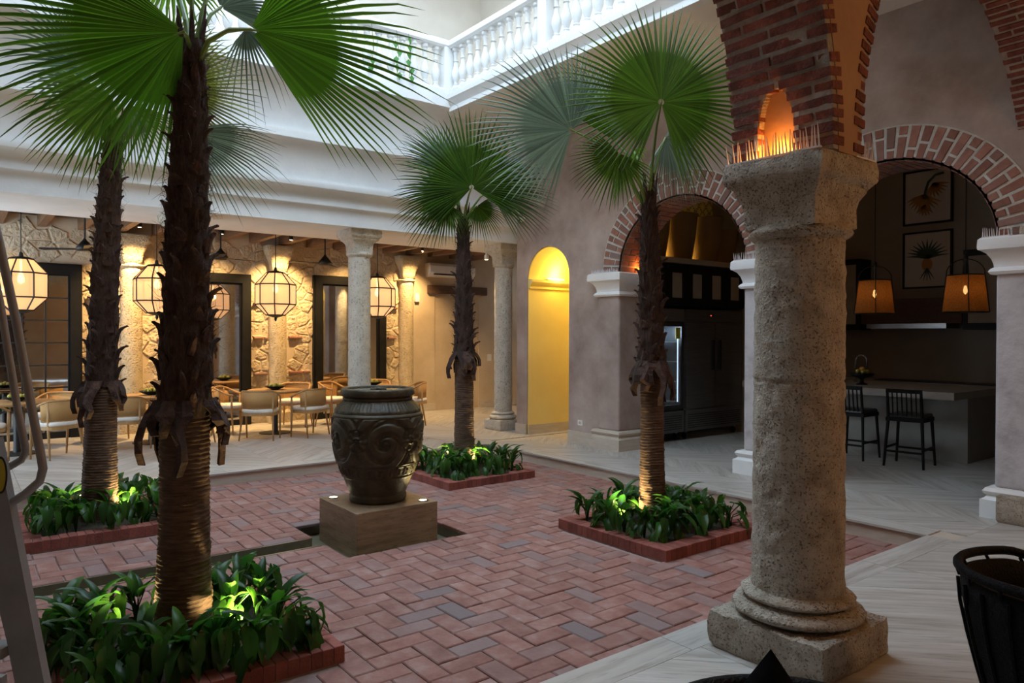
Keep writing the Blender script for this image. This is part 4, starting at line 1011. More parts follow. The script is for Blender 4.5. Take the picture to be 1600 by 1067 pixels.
def uplight(key, off, fw, l, power, ang=125, ak=.35):
    c = PLANT[key]; p = Vector((c[0], c[1], 0)) + RIGHT * off + FWD * fw; px, py = p.x, p.y; zl = ZC + .15
    t = thing('garden_uplight', l, 'spotlight', (px, py, ZC + .06), 'uplights in the planters')
    MB().tube([(px, py, ZC + .05), (px, py, zl - .06)], .009, 6).build('stake', 'black_metal', t)
    MB().lathe([(.024, -.07), (.034, -.055), (.036, 0), (.03, .002)], (px, py, zl), 12).build('housing', 'black_metal', t)
    MB().lathe([(.002, 0), (.029, .0005)], (px, py, zl), 12).build('lens', 'spot_lens', t)
    lamp('uplight_lamp', 'SPOT', (px, py, zl + .02), power, (1, .74, .32), .025, t, (c[0] + RIGHT.x * off * ak, c[1] + RIGHT.y * off * ak, .75), ang, .6)
uplight('front', .31, .03, 'garden uplight right of the front palm', 95); uplight('front', -.28, -.02, 'garden uplight left of the front palm', 45, ak=1.5)
uplight('left', .27, .05, 'garden uplight right of the left palm', 50); uplight('left', -.25, .1, 'garden uplight left of the left palm', 26, ak=1.5)
uplight('right', -.34, -.05, 'garden uplight left of the right palm', 85); uplight('back', .27, -.05, 'garden uplight right of the far palm', 75); uplight('back', -.28, .0, 'garden uplight left of the far palm', 30, ak=1.5)
# ------------------------------------------------------------------ fan palms
def fan(hub, m, n, R_, spread, nseg, split=.48, droop=.12, fold=.62, cone=.10, ragged=.08):
    m = m.normalized(); n = (n - m * n.dot(m)).normalized(); s = n.cross(m); g = Vector((0, 0, -1))
    mb = MB(); sp = math.radians(spread); dl = sp / nseg / 2
    for i in range(nseg):
        u = (i + .5) / nseg * 2 - 1; th = u * sp / 2
        L_ = R_ * (1 - .22 * abs(u) ** 2.2); tipL = L_ * (1 + U(-ragged, ragged)); tj = U(-.5, .5) * dl
        vs = []
        for r, wf, extra in ((.03 * L_, 1, 0), (split * .5 * L_, 1, 0), (split * L_, 1, 0), (split * L_ + (tipL - split * L_) * .4, .74, .4), (split * L_ + (tipL - split * L_) * .75, .38, .75), (tipL, .03, 1)):
            base_r = split * L_ if r > split * L_ else r
            hw = math.tan(dl) * base_r * wf * (1.0 if r <= split * L_ else .93)
            tt = th + tj * extra
            d = m * math.cos(tt) + s * math.sin(tt); e = -m * math.sin(tt) + s * math.cos(tt)
            c = hub + d * r - n * (cone * r * r / R_) + g * (droop * R_ * (r / R_) ** 3)
            if extra: c += g * (droop * .5 * R_ * extra ** 2 * U(.6, 1.3))
            vs += [c - e * hw, c + n * hw * fold * 2, c + e * hw]
        fs = []
        for k in range(5): fs += [(k * 3, k * 3 + 1, k * 3 + 4, k * 3 + 3), (k * 3 + 1, k * 3 + 2, k * 3 + 5, k * 3 + 4)]
        mb.add(vs, fs)
    return mb
def boot_mesh(w_, h_, curl):
    m = MB(); vs = []; rows = [(0, .9, 0), (.35, 1, .10), (.65, .8, .30), (.88, .45, .62), (1, .10, 1.0)]
    for t, k, o_ in rows:
        for a in (-1, -.4, .4, 1): vs.append((a * w_ / 2 * k, o_ * curl + .012 - .02 * a * a, t * h_ + .012 * a * (1 if t > .5 else 0)))
    for t, k, o_ in rows:
        for a in (-1, -.4, .4, 1): vs.append((a * w_ / 2 * k, o_ * curl - .012 - .02 * a * a, t * h_))
    nn = len(rows); f = []
    for i in range(nn - 1):
        for j in range(3): f += [(i * 4 + j, i * 4 + j + 1, i * 4 + 5 + j, i * 4 + 4 + j), (nn * 4 + i * 4 + j, nn * 4 + i * 4 + 4 + j, nn * 4 + i * 4 + 5 + j, nn * 4 + i * 4 + j + 1)]
        for j in (0, 3): f.append((i * 4 + j, i * 4 + 4 + j, nn * 4 + i * 4 + 4 + j, nn * 4 + i * 4 + j))
    f.append((nn * 4 - 4, nn * 4 - 3, nn * 4 - 2, nn * 4 - 1)); 
    return m.add(vs, f).mesh('leaf_base', 'boot_husk')
BOOT = [boot_mesh(.10, .13, .04), boot_mesh(.07, .15, .06), boot_mesh(.12, .11, .03), boot_mesh(.05, .13, .085)]
def palm(key, label, r0, z_smooth, z_top, rs, rt, lean, leaves, depth):
    x0, y0 = TRUNK[key]
    t = thing('fan_palm', label, 'palm tree', (x0, y0, ZC + .05), 'fan palms of the court')
    def axis(z): 
        k = (z - ZC) / (z_top - ZC); return Vector((x0, y0, z)) + (RIGHT * lean) * k * k
    mb = MB(); n = 36; prev = None; rows = []; z = ZC + .04
    while z <= z_smooth + .03:
        k = (z - ZC) / (z_smooth - ZC); rr = r0 * (1.12 - .20 * min(1, k * 1.6) + .0) ; rows.append((rr, z)); z += .008
    k0 = 0; vs = []
    for i, (rr, z) in enumerate(rows):
        c = axis(z); rg = .0028 * math.sin(z * 2 * PI / .026 + 2 * noise.noise(Vector((z * 9, 0, 1)))) 
        for j in range(n):
            a = 2 * PI * j / n; d = rr + rg + nz((math.cos(a) * 3, math.sin(a) * 3, z * 14), 1.3, .008)
            vs.append((c.x + d * math.cos(a), c.y + d * math.sin(a), z))
    fs = [(i * n + j, i * n + (j + 1) % n, (i + 1) * n + (j + 1) % n, (i + 1) * n + j) for i in range(len(rows) - 1) for j in range(n)]
    mb.add(vs, fs); mb.build('trunk', 'bark_smooth', t, True, fix=False)
    # shaggy upper trunk
    vs = []; rows = []; z = z_smooth
    while z < z_top + .12:
        k = (z - z_smooth) / (z_top - z_smooth); rows.append((rs + (rt - rs) * min(1, k) ** 1.3, z)); z += .035
    for rr, z in rows:
        c = axis(z)
        for j in range(n):
            a = 2 * PI * j / n; d = rr * .9 + nz((math.cos(a) * 2, math.sin(a) * 2, z * 5), 1.6, .03) + nz((math.cos(a) * 6, math.sin(a) * 6, z * 16), 1, .015)
            vs.append((c.x + d * math.cos(a), c.y + d * math.sin(a), z))
    MB().add(vs, [(i * n + j, i * n + (j + 1) % n, (i + 1) * n + (j + 1) % n, (i + 1) * n + j) for i in range(len(rows) - 1) for j in range(n)]).build('shaggy_trunk', 'bark_shag', t, True, fix=False)
    nb_ = int(74 * (z_top - z_smooth) / 1.8)
    for i in range(nb_):
        k = (i + .5) / nb_; z = z_smooth + (z_top - z_smooth) * k - .02; a = i * 2.39996 + U(-.2, .2); rr = (rs + (rt - rs) * k ** 1.3) * .92; c = axis(z)
        sc = U(.75, 1.15) * (rr / .17) ** .5
        link('leaf_base', random.choice(BOOT), t, (c.x + rr * math.cos(a), c.y + rr * math.sin(a), z), (U(-.1, .12), U(-.25, .25), a - PI / 2), (sc, sc, sc))
    # hanging fibre husks at the foot of the shaggy part
    for i in range(11):
        a = i * 2 * PI / 11 + U(-.4, .4); c = axis(z_smooth); rr = rs * .98; d = Vector((math.cos(a), math.sin(a), 0)); s_ = Vector((-d.y, d.x, 0)); L_ = U(.08, .34); mbh = MB(); vs = []
        for q in range(6):
            u = q / 5; w_ = .06 * (1 - .6 * u) * U(.5, 1.3); p = c + d * (rr * .95 + (.04 + .02 * (i % 3)) * math.sin(u * PI * .8) + .03 * u) + Vector((0, 0, .10 - (L_ + .1) * u)) + s_ * (U(-.025, .025) + .06 * u * math.sin(i * 2.3))
            vs += [p - s_ * w_ - d * .02, p + d * .012, p + s_ * w_ - d * .02]
        mbh.add(vs, [(q * 3 + b, q * 3 + b + 1, q * 3 + 4 + b, q * 3 + 3 + b) for q in range(5) for b in (0, 1)])
        mo = mbh.build('hanging_husk', 'boot_husk', t, fix=False).modifiers.new('s', 'SOLIDIFY'); mo.thickness = .008
    # loose fibres
    q = MB()
    for i in range(620):
        k = random.random() ** .8; z = z_smooth + (z_top - z_smooth) * k; a = U(0, 2 * PI); rr = (rs + (rt - rs) * k ** 1.3) * .98; c = axis(z); d = Vector((math.cos(a), math.sin(a), 0))
        p = c + d * rr; q.tube([p - d * .02, p + d * U(.01, .03) + Vector((0, 0, U(-.03, .04))), p + d * U(.015, .06) + Vector((U(-.03, .03), U(-.03, .03), U(-.07, .07)))], [.0016, .0013, .0005], 3, False)
    o = q.build('trunk_fibres', 'boot_husk', t, fix=False); o['kind'] = 'stuff'
    top = axis(z_top)
    for (hx, hy, dd, mx, my, mz, nx, ny, nz_, R_, spread, nseg, mat, kw) in leaves:
        hub = at(hx, hy, depth + dd); m = RIGHT * mx + UP * my + FWD * mz; nn = RIGHT * nx + UP * ny + FWD * nz_
        fr = fan(hub, m, nn, R_, spread, nseg, **kw).build('frond', mat, t, fix=False)
        mid = (top + hub) / 2 + Vector((0, 0, .10 * (hub - top).length)); k = (hub - top)
        pts = [top + Vector((0, 0, -.1)), top + k * .3 + Vector((0, 0, .10 * k.length)), top + k * .65 + Vector((0, 0, .12 * k.length)), hub, hub + m.normalized() * .05 * R_]
        o = MB().tube(pts, [.02, .015, .011, .009, .002], 6).build('petiole', 'petiole', None); o.parent = fr
        o.matrix_parent_inverse = Matrix.Identity(4)
    # young leaf stubs round the crown
    for i in range(6):
        a = i * 1.05 + .3; d = Vector((math.cos(a), math.sin(a), 0)); MB().tube([top + d * rt * .7 + Vector((0, 0, -.08)), top + d * (rt * .9) + Vector((0, 0, .14)), top + d * (rt * 1.2) + Vector((0, 0, U(.2, .34)))], [.022, .016, .004], 5).build('stalk_stub', 'boot_husk', t)
    return t
def dep(key):
    x, y = PLANT[key]; return (Vector((x, y, 1.7)) - CAM).dot(FWD)
K = dict
G, PA, YE = 'palm_leaf', 'palm_leaf_pale', 'palm_leaf_yellow'
# hub px, hub py, extra depth, mid direction (right, up, forward), normal, radius, spread, segments, colour
d0 = dep('front')
palm('front', 'tall fan palm with a thick dark trunk, nearest on the left', .146, 1.22, 3.30, .155, .075, .05, [
    (287, 50, -.25, -.95, -.32, -.15, -.1, -.75, -.65, 1.16, 128, 38, G, K(droop=.05, cone=.05, split=.45)),
    (392, 46, -.2, .96, -.27, -.1, .1, -.75, -.65, 1.12, 118, 36, G, K(droop=.08, cone=.05, split=.45)),
    (345, 12, .25, .35, .7, .5, 0, -.6, -.8, .55, 130, 30, PA, K(droop=.1)),
    (383, 46, .1, .3, -.9, .1, 0, .3, -.9, .38, 120, 16, PA, K(droop=.25, split=.3)),
    (300, -40, 0, -.5, .85, .2, 0, -.3, -.9, 1.0, 130, 34, G, K(droop=.1)),
    (350, -60, .3, .7, .7, .4, 0, -.5, -.8, 1.0, 130, 34, G, K(droop=.1)),
    (270, -20, .4, -.75, .2, .6, 0, .9, -.4, .9, 120, 30, G, K(droop=.15)),
    ], d0)
palm('left', 'fan palm with a slim trunk at the far left of the court', .152, 1.15, 3.58, .150, .080, .14, [
    (150, 105, -.1, -.9, .25, -.2, 0, -.6, -.75, .90, 130, 34, PA, K(droop=.12)),
    (175, 150, -.2, -.75, -.55, -.2, 0, -.5, -.8, .85, 130, 34, G, K(droop=.15)),
    (268, 140, .1, .95, .12, .1, 0, -.4, -.9, .84, 150, 40, YE, K(droop=.06)),
    (285, 205, .0, .85, -.4, -.1, 0, .4, -.9, 1.03, 90, 32, PA, K(droop=.12)),
    (205, 165, -.2, .3, -.9, -.2, .1, -.3, -.9, .6, 120, 30, G, K(droop=.15)),
    (200, 90, .3, .1, .9, .4, 0, -.5, -.8, .8, 150, 34, G, K(droop=.1)),
    (265, 95, .2, .7, .6, .3, 0, -.5, -.8, .7, 140, 34, YE, K(droop=.1)),
    ], dep('left'))
palm('right', 'fan palm in front of the refrigerator arch with one big round leaf', .116, 1.36, 2.93, .130, .070, -.05, [
    (1033, 160, -.35, .05, 1, .05, .1, -.08, -1, .97, 325, 78, G, K(droop=.05, cone=.06)),
    (968, 240, -.35, -.55, -.75, -.1, -.1, .2, -1, .48, 210, 40, G, K(droop=.08)),
    (893, 203, -.15, -.72, .45, -.1, -.2, .2, -1, .93, 215, 56, PA, K(droop=.05, ragged=.1)),
    (962, 222, .15, -.35, .92, .1, .55, .1, -.85, 1.08, 95, 36, G, K(droop=.05)),
    (1040, 215, .2, .5, -.4, .2, .2, .4, -.9, .62, 190, 44, PA, K(droop=.15)),
    (990, 235, .3, -.2, -.5, .6, 0, .7, -.6, .5, 160, 34, G, K(droop=.15)),
    ], dep('right'))
palm('back', 'smaller fan palm in the far corner planter', .130, 1.38, 3.14, .138, .07, -.02, [
    (737, 293, -.3, -.12, 1, -.05, .05, -.1, -1, 1.10, 262, 66, G, K(droop=.06, cone=.07)),
    (705, 300, -.1, -.80, -.35, 0, 0, .3, -1, .80, 150, 36, G, K(droop=.1)),
    (765, 298, .1, .95, .05, 0, .1, .2, -1, .92, 130, 36, PA, K(droop=.08)),
    (700, 262, .25, -.6, .75, .1, .2, .1, -1, .80, 110, 32, PA, K(droop=.05)),
    (700, 320, -.2, -.3, -.7, -.2, 0, .4, -.9, .42, 170, 30, G, K(droop=.15)),
    (745, 322, -.1, .5, -.5, 0, 0, .4, -.9, .42, 170, 30, G, K(droop=.15)),
    ], dep('back'))
# ------------------------------------------------------------------ dining furniture
def make_chair():
    """faces +y; barrel back of cane behind"""
    t = thing('dining_armchair', '', 'chair', (0, 0, 0), 'oak and cane armchairs of the dining gallery', world=False)
    def rail(u):      # u -1..1 : left arm front -> back -> right arm front
        a = u * 2.05; return Vector((.30 * math.sin(a) * (1.0 if abs(u) < .8 else 1.02), -.27 * math.cos(a) + .03, .79 - .12 * smooth(.35, 1.0, abs(u))))
    P = [rail(-1 + 2 * i / 24) for i in range(25)]
    MB().tube(P, [.016 if abs(i - 12) < 11 else .018 for i in range(25)], 8).build('top_rail', 'oak', t, True)
    for u, front in ((-.96, 1), (.96, 1), (-.46, 0), (.46, 0)):
        p = rail(u); foot = Vector((p.x * (.95 if front else 1.12), p.y + (.02 if front else -.07), 0)); kn = Vector((p.x * .98, p.y, .44))
        MB().tube([foot, kn, p], [.012, .019, .014], 8).build('leg', 'oak', t, True)
    q = MB(); vs = []; n = 18
    for i in range(n + 1):
        p = rail(-.62 + 1.24 * i / n); b = p * 1; b.z = .52; b.x *= .95; b.y *= .95
        vs += [p + Vector((0, 0, -.012)), b]
    q.add(vs, [(i * 2, i * 2 + 2, i * 2 + 3, i * 2 + 1) for i in range(n)]); o = q.build('cane_back', 'cane', t, True, fix=False)
    mo = o.modifiers.new('s', 'SOLIDIFY'); mo.thickness = .01
    L2 = []
    for i in range(n + 1):
        p = rail(-.62 + 1.24 * i / n); L2.append((p.x * .95, p.y * .95, .515))
    MB().tube(L2, .013, 6).build('back_rail', 'oak', t, True)
    ring = [(.27 * math.copysign(abs(math.cos(a)) ** .6, math.cos(a)), .25 * math.copysign(abs(math.sin(a)) ** .6, math.sin(a))) for a in [2 * PI * i / 28 for i in range(28)]]
    MB().extrude([(x, y, .40) for x, y in ring], (0, 0, .045)).build('seat_frame', 'oak', t)
    q = MB()
    for k, (s_, z) in enumerate(((.93, .445), (.97, .46), (.97, .49), (.92, .505), (.6, .512))): q.v += [(x * s_, y * s_, z) for x, y in ring]
    for k in range(4): q.f += [(k * 28 + i, k * 28 + (i + 1) % 28, k * 28 + 28 + (i + 1) % 28, k * 28 + 28 + i) for i in range(28)]
    q.f.append(tuple(4 * 28 + i for i in range(28))); q.build('seat_cushion', 'white_fabric', t, True, fix=False)
    return t
chair0 = make_chair(); used = [False]
def place_chair(x, y, look, label):
    rz = math.atan2(look[1] - y, look[0] - x) - PI / 2
    if not used[0]:
        used[0] = True; chair0.location = (x, y, 0); chair0.rotation_euler = (0, 0, rz); chair0['label'] = label; return chair0
    return dup(chair0, (x, y, 0), rz, label)
def make_table():
    t = thing('dining_table', '', 'table', (0, 0, 0), 'round oak tables of the dining gallery', world=False)
    MB().lathe([(.44, .70), (.46, .705), (.47, .72), (.47, .735), (.455, .745)], n=40).build('table_top', 'oak', t, 40)
    MB().lathe([(.05, .02), (.045, .1), (.045, .66), (.12, .70)], n=14).build('pedestal', 'black_metal', t, 40)
    MB().lathe([(.27, 0), (.27, .012), (.20, .02), (.05, .03)], n=28).build('foot_plate', 'black_metal', t, 40)
    return t
table0 = make_table()
TAB = [(.72, 12.35, 'under the left-end lantern'), (2.46, 12.4, 'behind the left palm'), (4.40, 12.35, 'under the clear middle lantern'), (6.22, 12.3, 'behind the white coral column')]
bowl_me = MB().lathe([(.06, 0), (.07, .008), (.13, .03), (.175, .062), (.172, .066), (.125, .04), (.03, .02)], n=22).mesh('fruit_bowl', 'black_wood', True)
fr_me = MB().lathe([(.002, -.032), (.02, -.026), (.031, -.008), (.032, .008), (.02, .027), (.002, .033)], n=10).mesh('fruit', 'fruit_skin', True)
for k, (x, y, wh) in enumerate(TAB):
    if k == 0: t = table0; t.location = (x, y, 0)
    else: t = dup(table0, (x, y, 0))
    t['label'] = 'round oak dining table ' + wh
    tag(link('fruit_bowl', bowl_me, None, (x, y, .746)), 'shallow black fruit bowl on the table ' + wh, 'bowl', 'fruit bowls on the dining tables')
    for i in range(7):
        a = i * 1.047; r = .085 if i < 6 else 0
        tag(link('fruit', fr_me, None, (x + r * math.cos(a), y + r * math.sin(a), .746 + (.068 if i < 6 else .088)), (U(-.4, .4), U(-.4, .4), U(0, 6))), 'small yellow-green fruit in the bowl on the table ' + wh, 'fruit', 'fruit in the bowl ' + wh)
CH = [(1.14, 11.72, 0, 'oak and cane armchair seen from behind, left of the left palm trunk'), (.28, 11.75, 0, 'oak armchair half hidden by the ladder'), (1.25, 12.95, 0, 'oak armchair on the far side of the left-end table, right'), (.2, 12.95, 0, 'oak armchair on the far side of the left-end table, left'),
      (2.02, 11.80, 1, 'oak and cane armchair just right of the left palm trunk, seen from behind'), (2.92, 11.80, 1, 'oak armchair hidden behind the front palm trunk'), (3.0, 13.0, 1, 'oak armchair on the far side of the table behind the palms, right'), (1.95, 13.0, 1, 'oak armchair on the far side of the table behind the palms, left'),
      (3.93, 11.72, 2, 'oak and cane armchair seen from behind, left of two at the middle table'), (4.74, 11.68, 2, 'oak and cane armchair turned sideways beside the carved jar'), (4.98, 13.0, 2, 'oak armchair on the far side of the middle table, right'), (3.72, 12.75, 2, 'oak armchair at the left side of the middle table, facing right'),
      (5.66, 11.7, 3, 'oak armchair at the table behind the jar, near left'), (6.92, 12.0, 3, 'oak armchair right of the carved jar, seen from the side'), (6.62, 13.0, 3, 'oak armchair at the table behind the jar, far right'), (5.7, 12.95, 3, 'oak armchair at the table behind the jar, far left')]
for x, y, k, l in CH: place_chair(x, y, TAB[k][:2], l)
# ------------------------------------------------------------------ kitchen behind the arches
XK = 13.0
q = MB(); q.box(XK, XK + .2, 1.0, 8.6, 0, 5.0); struct('wall_kitchen_back', q, 'kitchen_wall', label='back wall of the dark kitchen')
q = MB(); q.box(XW + DW, 13.2, 8.35, 8.5, 0, 5.0); q.box(XW + DW, 13.2, 1.0, 1.2, 0, 5.0); struct('wall_kitchen_side', q, 'kitchen_wall', label='side walls of the dark kitchen')
q = MB(); q.box(11.0, 11.22, 7.3, 8.4, 0, 3.0); struct('wall_kitchen_stub', q, 'beige_panel', label='beige end panel beside the refrigerators')
YF = 7.55
def fridge(name, label, x0, x1, glass):
    t = thing(name, label, 'refrigerator', ((x0 + x1) / 2, YF + .35, 0)); z0, z1 = .14, 2.12
    q = MB()
    if glass:
        q.box(x0, x0 + .04, YF + .04, 8.3, z0, z1); q.box(x1 - .04, x1, YF + .04, 8.3, z0, z1); q.box(x0, x1, 8.22, 8.3, z0, z1); q.box(x0, x1, YF + .04, 8.3, z0, z0 + .38); q.box(x0, x1, YF + .04, 8.3, z1 - .22, z1)
    else: q.box(x0, x1, YF + .04, 8.3, z0, z1)
    q.build('body', 'dark_steel' if glass else 'steel', t)
    q = MB(); q.box(x0 + .01, x1 - .01, YF, YF + .05, z1 - .2, z1); q.build('top_panel', 'steel', t)
    q = MB(); q.box(x0 + .01, x1 - .01, YF, YF + .05, z0, z0 + .34); gr = q.build('grille', 'steel', t)
    for i in range(7):
        q = MB(); zz = z0 + .05 + i * .035; q.box(x0 + .06, x1 - .06, YF - .008, YF + .0, zz, zz + .014); q.build('louvre', 'dark_steel', gr)
    if glass:
        xm = (x0 + x1) / 2
        q = MB(); zl, zh = z0 + .38, z1 - .22
        for a, b, c, d in ((x0 + .01, x0 + .07, zl, zh), (x1 - .07, x1 - .01, zl, zh), (x0 + .07, x1 - .07, zl, zl + .06), (x0 + .07, x1 - .07, zh - .06, zh)): q.box(a, b, YF, YF + .045, c, d)
        dr = q.build('door', 'dark_steel', t)
        q = MB(); q.box(x0 + .07, x1 - .07, YF + .015, YF + .025, zl + .06, zh - .06); q.build('door_glass', 'glass_door', dr)
        q = MB(); q.box(x0 + .1, x0 + .13, YF - .05, YF, 1.0, 1.5); q.build('door_handle', 'black_metal', dr)
        for i in range(4):
            q = MB(); zz = zl + .1 + i * .32; q.box(x0 + .05, x1 - .05, YF + .1, 8.2, zz, zz + .015); q.build('shelf', 'steel', t)
        q = MB(); q.box(x0 + .1, x1 - .1, YF + .08, YF + .11, zh - .04, zh - .015); q.build('light_tube', 'cold_tube', t)
        q = MB(); q.box(x1 - .085, x1 - .075, YF + .06, YF + .075, zl + .1, zh - .1); q.build('light_strip', 'cold_tube', t)
        q = MB(); q.box(x1 - .2, x1 - .09, YF + .006, YF + .012, zh - .26, zh - .08); q.build('door_sticker', 'sticker_yellow', dr)
        lamp('fridge_light', 'POINT', ((x0 + x1) / 2, YF + .3, zh - .15), 14, (.6, .8, 1), .08, t)
    else:
        xm = (x0 + x1) / 2
        for a, b, hx in ((x0 + .01, xm - .005, xm - .09), (xm + .005, x1 - .01, xm + .09)):
            q = MB(); q.box(a, b, YF - .005, YF + .045, z0 + .37, z1 - .22); dr = q.build('door', 'steel', t)
            q = MB(); q.box(hx - .03, hx + .03, YF - .05, YF - .004, 1.12, 1.62); q.build('door_handle', 'black_metal', dr)
        q = MB(); q.box(xm - .12, xm - .1, YF - .004, YF + .0, z1 - .1, z1 - .085); q.build('indicator', 'led_red', t)
    for a in (x0 + .1, x1 - .1):
        for b in (YF + .1, 8.2): MB().tube([(a - .015, b, .055), (a + .015, b, .055)], .055, 12).build('caster', 'black_metal', t); MB().box(a - .03, a + .03, b - .03, b + .03, .11, .145).build('caster_fork', 'steel', t)
fridge('display_refrigerator', 'glass-door display refrigerator lit blue-white inside, behind the right palm', 8.5, 9.36, True)
fridge('steel_refrigerator', 'two-door dark steel refrigerator with black handles', 9.40, 10.92, False)
t = thing('wall_cabinet', 'black cabinet with beige panels above the refrigerators', 'cabinet', (9.7, 7.9, 2.15))
q = MB(); q.box(XW + DW + .02, 10.98, 7.58, 8.34, 2.16, 2.84); q.build('body', 'black_wood', t)
for i in range(5):
    a = 8.42 + i * .51; q = MB()
    q.box(a, a + .5, 7.54, 7.58, 2.17, 2.30); q.box(a, a + .5, 7.54, 7.58, 2.70, 2.83); q.box(a, a + .12, 7.54, 7.58, 2.30, 2.70); q.box(a + .38, a + .5, 7.54, 7.58, 2.30, 2.70); dr = q.build('door', 'black_wood', t)
    q = MB(); q.box(a + .12, a + .38, 7.56, 7.575, 2.30, 2.70); q.build('door_panel', 'beige_panel', dr)
q = MB(); q.box(XW + DW + .01, 11.0, 7.48, 8.34, 2.85, 2.93); tag(q.build('ledge_shelf', 'beige_panel'), 'beige ledge shelf that carries the baskets', 'shelf')
tile_me = MB().cbox(-.098, .098, -.098, .098, -.01, 0, .003).mesh('tile', 'patterned_tile')
tile_me.transform(Matrix.Rotation(PI / 2, 4, 'X'))
ta = MB(); ta.box(8.3, 11.2, 8.33, 8.36, 2.93, 4.9); tw = struct('wall_tiled', ta, 'kitchen_wall', label='ochre patterned tile wall behind the baskets')
for i in range(14):
    for j in range(8): link('tile', tile_me, tw, (8.42 + i * .2, 8.325, 3.04 + j * .2))
for k, (x, l) in enumerate(((8.95, 'woven brown basket on the ledge, leftmost'), (9.62, 'woven brown basket in the middle of the ledge'), (10.3, 'woven brown basket on the ledge, right of the middle one'), (10.86, 'woven brown basket at the right end of the ledge'))):
    t = thing('woven_basket', l, 'basket', (x, 7.88, 2.93), 'baskets over the refrigerators')
    s_ = .80 if k == 3 else 1
    MB().lathe([(.20 * s_, 0), (.22 * s_, .05), (.27 * s_, .40), (.30 * s_, .74 * s_), (.315 * s_, .76 * s_), (.30 * s_, .78 * s_), (.28 * s_, .74 * s_)], (x, 7.88, 2.932), 24, lambda a, z, r: .004 * math.cos(z * 160)).build('body', 'basket_weave', t, True)
    MB().tube([(x + .31 * s_ * math.cos(2 * PI * i / 24), 7.88 + .31 * s_ * math.sin(2 * PI * i / 24), 2.932 + .765 * s_) for i in range(24)], .014, 6, closed=True).build('rim', 'basket_weave', t, True)
t = thing('strip_light', 'yellow strip light hidden behind the baskets', 'lamp', (9.6, 8.28, 2.93))
q = MB(); q.box(8.5, 10.9, 8.27, 8.3, 2.931, 2.945); q.build('housing', 'white_plastic', t); q = MB(); q.box(8.5, 10.9, 8.275, 8.295, 2.946, 2.952); q.build('tube', 'yellow_tube', t)
lamp('strip_lamp', 'POINT', (8.62, 8.2, 3.02), 16, (1, .72, .18), .06, t); lamp('strip_lamp', 'POINT', (9.28, 8.22, 3.02), 9, (1, .72, .18), .06, t); lamp('strip_lamp', 'POINT', (9.96, 8.22, 3.02), 7, (1, .72, .18), .06, t)
# island
t = thing('kitchen_island', 'long stone-topped kitchen island with an overhanging counter', 'counter', (11.1, 5.6, 0))
q = MB(); q.box(10.64, 11.6, 3.88, 7.0, 0, .87); q.build('base', 'island_panel', t); q = MB(); q.box(10.14, 11.75, 3.86, 7.0, .87, .966); q.build('countertop', 'counter_stone', t)
q = MB(); q.box(10.632, 10.64, 4.75, 4.85, .5, .6); q.build('socket', 'white_plastic', t)
t = thing('back_counter', 'dark back counter under the range hood', 'counter', (12.7, 5, 0))
q = MB(); q.box(12.4, XK - .005, 1.3, 8.2, 0, .90); q.build('base', 'black_wood', t); q = MB(); q.box(12.36, XK - .005, 1.3, 8.2, .90, .94); q.build('countertop', 'counter_stone', t)
q = MB(); q.box(12.45, 12.9, 4.2, 6.0, .941, .955); tag(q.build('cooktop', 'black_metal'), 'flat black cooktop on the back counter', 'cooktop')
t = thing('coffee_machine', 'black coffee machine at the right end of the back counter', 'appliance', (12.62, 4.02, .94)); q = MB(); q.box(12.45, 12.8, 3.85, 4.12, .941, 1.0); q.build('base', 'black_metal', t); q = MB(); q.box(12.62, 12.8, 3.87, 4.10, 1.0, 1.45); q.build('column', 'dark_steel', t); q = MB(); q.box(12.45, 12.62, 3.9, 4.07, 1.28, 1.45); q.build('brew_head', 'black_metal', t); MB().lathe([(.05, 0), (.065, .08), (.06, .15), (.04, .16)], (12.53, 3.985, 1.001), 12).build('carafe', 'dark_steel', t)
t = thing('range_hood', 'wide flat steel range hood under the framed prints', 'range hood', (12.7, 5.5, 1.85)); q = MB(); q.box(12.5, XK, 4.88, 6.15, 1.82, 1.90); q.build('canopy', 'steel', t); q = MB(); q.box(12.62, XK, 4.7, 6.3, 1.9, 2.32); q.build('housing', 'lintel_wood', t)
for y0, y1, l in ((3.6, 4.68, 'black and beige wall cupboard at the right of the hood'), (6.32, 7.6, 'black and beige wall cupboard at the left of the hood')):
    t = thing('wall_cupboard', l, 'cabinet', (12.8, (y0 + y1) / 2, 1.8)); q = MB(); q.box(12.62, XK, y0, y1, 1.8, 3.05); q.build('body', 'black_wood', t); n = 2
    for i in range(n):
        a = y0 + (y1 - y0) * i / n; b = y0 + (y1 - y0) * (i + 1) / n; q = MB(); q.box(12.60, 12.62, a, a + .07, 1.8, 3.05); q.box(12.60, 12.62, b - .07, b, 1.8, 3.05); q.box(12.60, 12.62, a + .07, b - .07, 1.8, 1.9); q.box(12.60, 12.62, a + .07, b - .07, 2.95, 3.05); dr = q.build('door', 'black_wood', t); q = MB(); q.box(12.61, 12.618, a + .07, b - .07, 1.9, 2.95); q.build('door_panel', 'beige_panel', dr)
t = thing('kitchen_faucet', 'tall arched steel faucet on the island', 'faucet', (11.35, 5.75, .966)); MB().tube([(11.35, 5.75, .966), (11.35, 5.75, 1.30)] + [(11.35, 5.75 - .09 + .09 * math.cos(a), 1.30 + .09 * math.sin(a)) for a in [PI * i / 8 for i in range(1, 9)]] + [(11.35, 5.57, 1.16)], .012, 8).build('spout', 'steel', t, True); MB().lathe([(.03, 0), (.03, .03), (.015, .04)], (11.35, 5.75, .966), 12).build('base_collar', 'steel', t); MB().tube([(11.35, 5.75, 1.04), (11.35, 5.83, 1.07)], .007, 6).build('lever', 'steel', t)
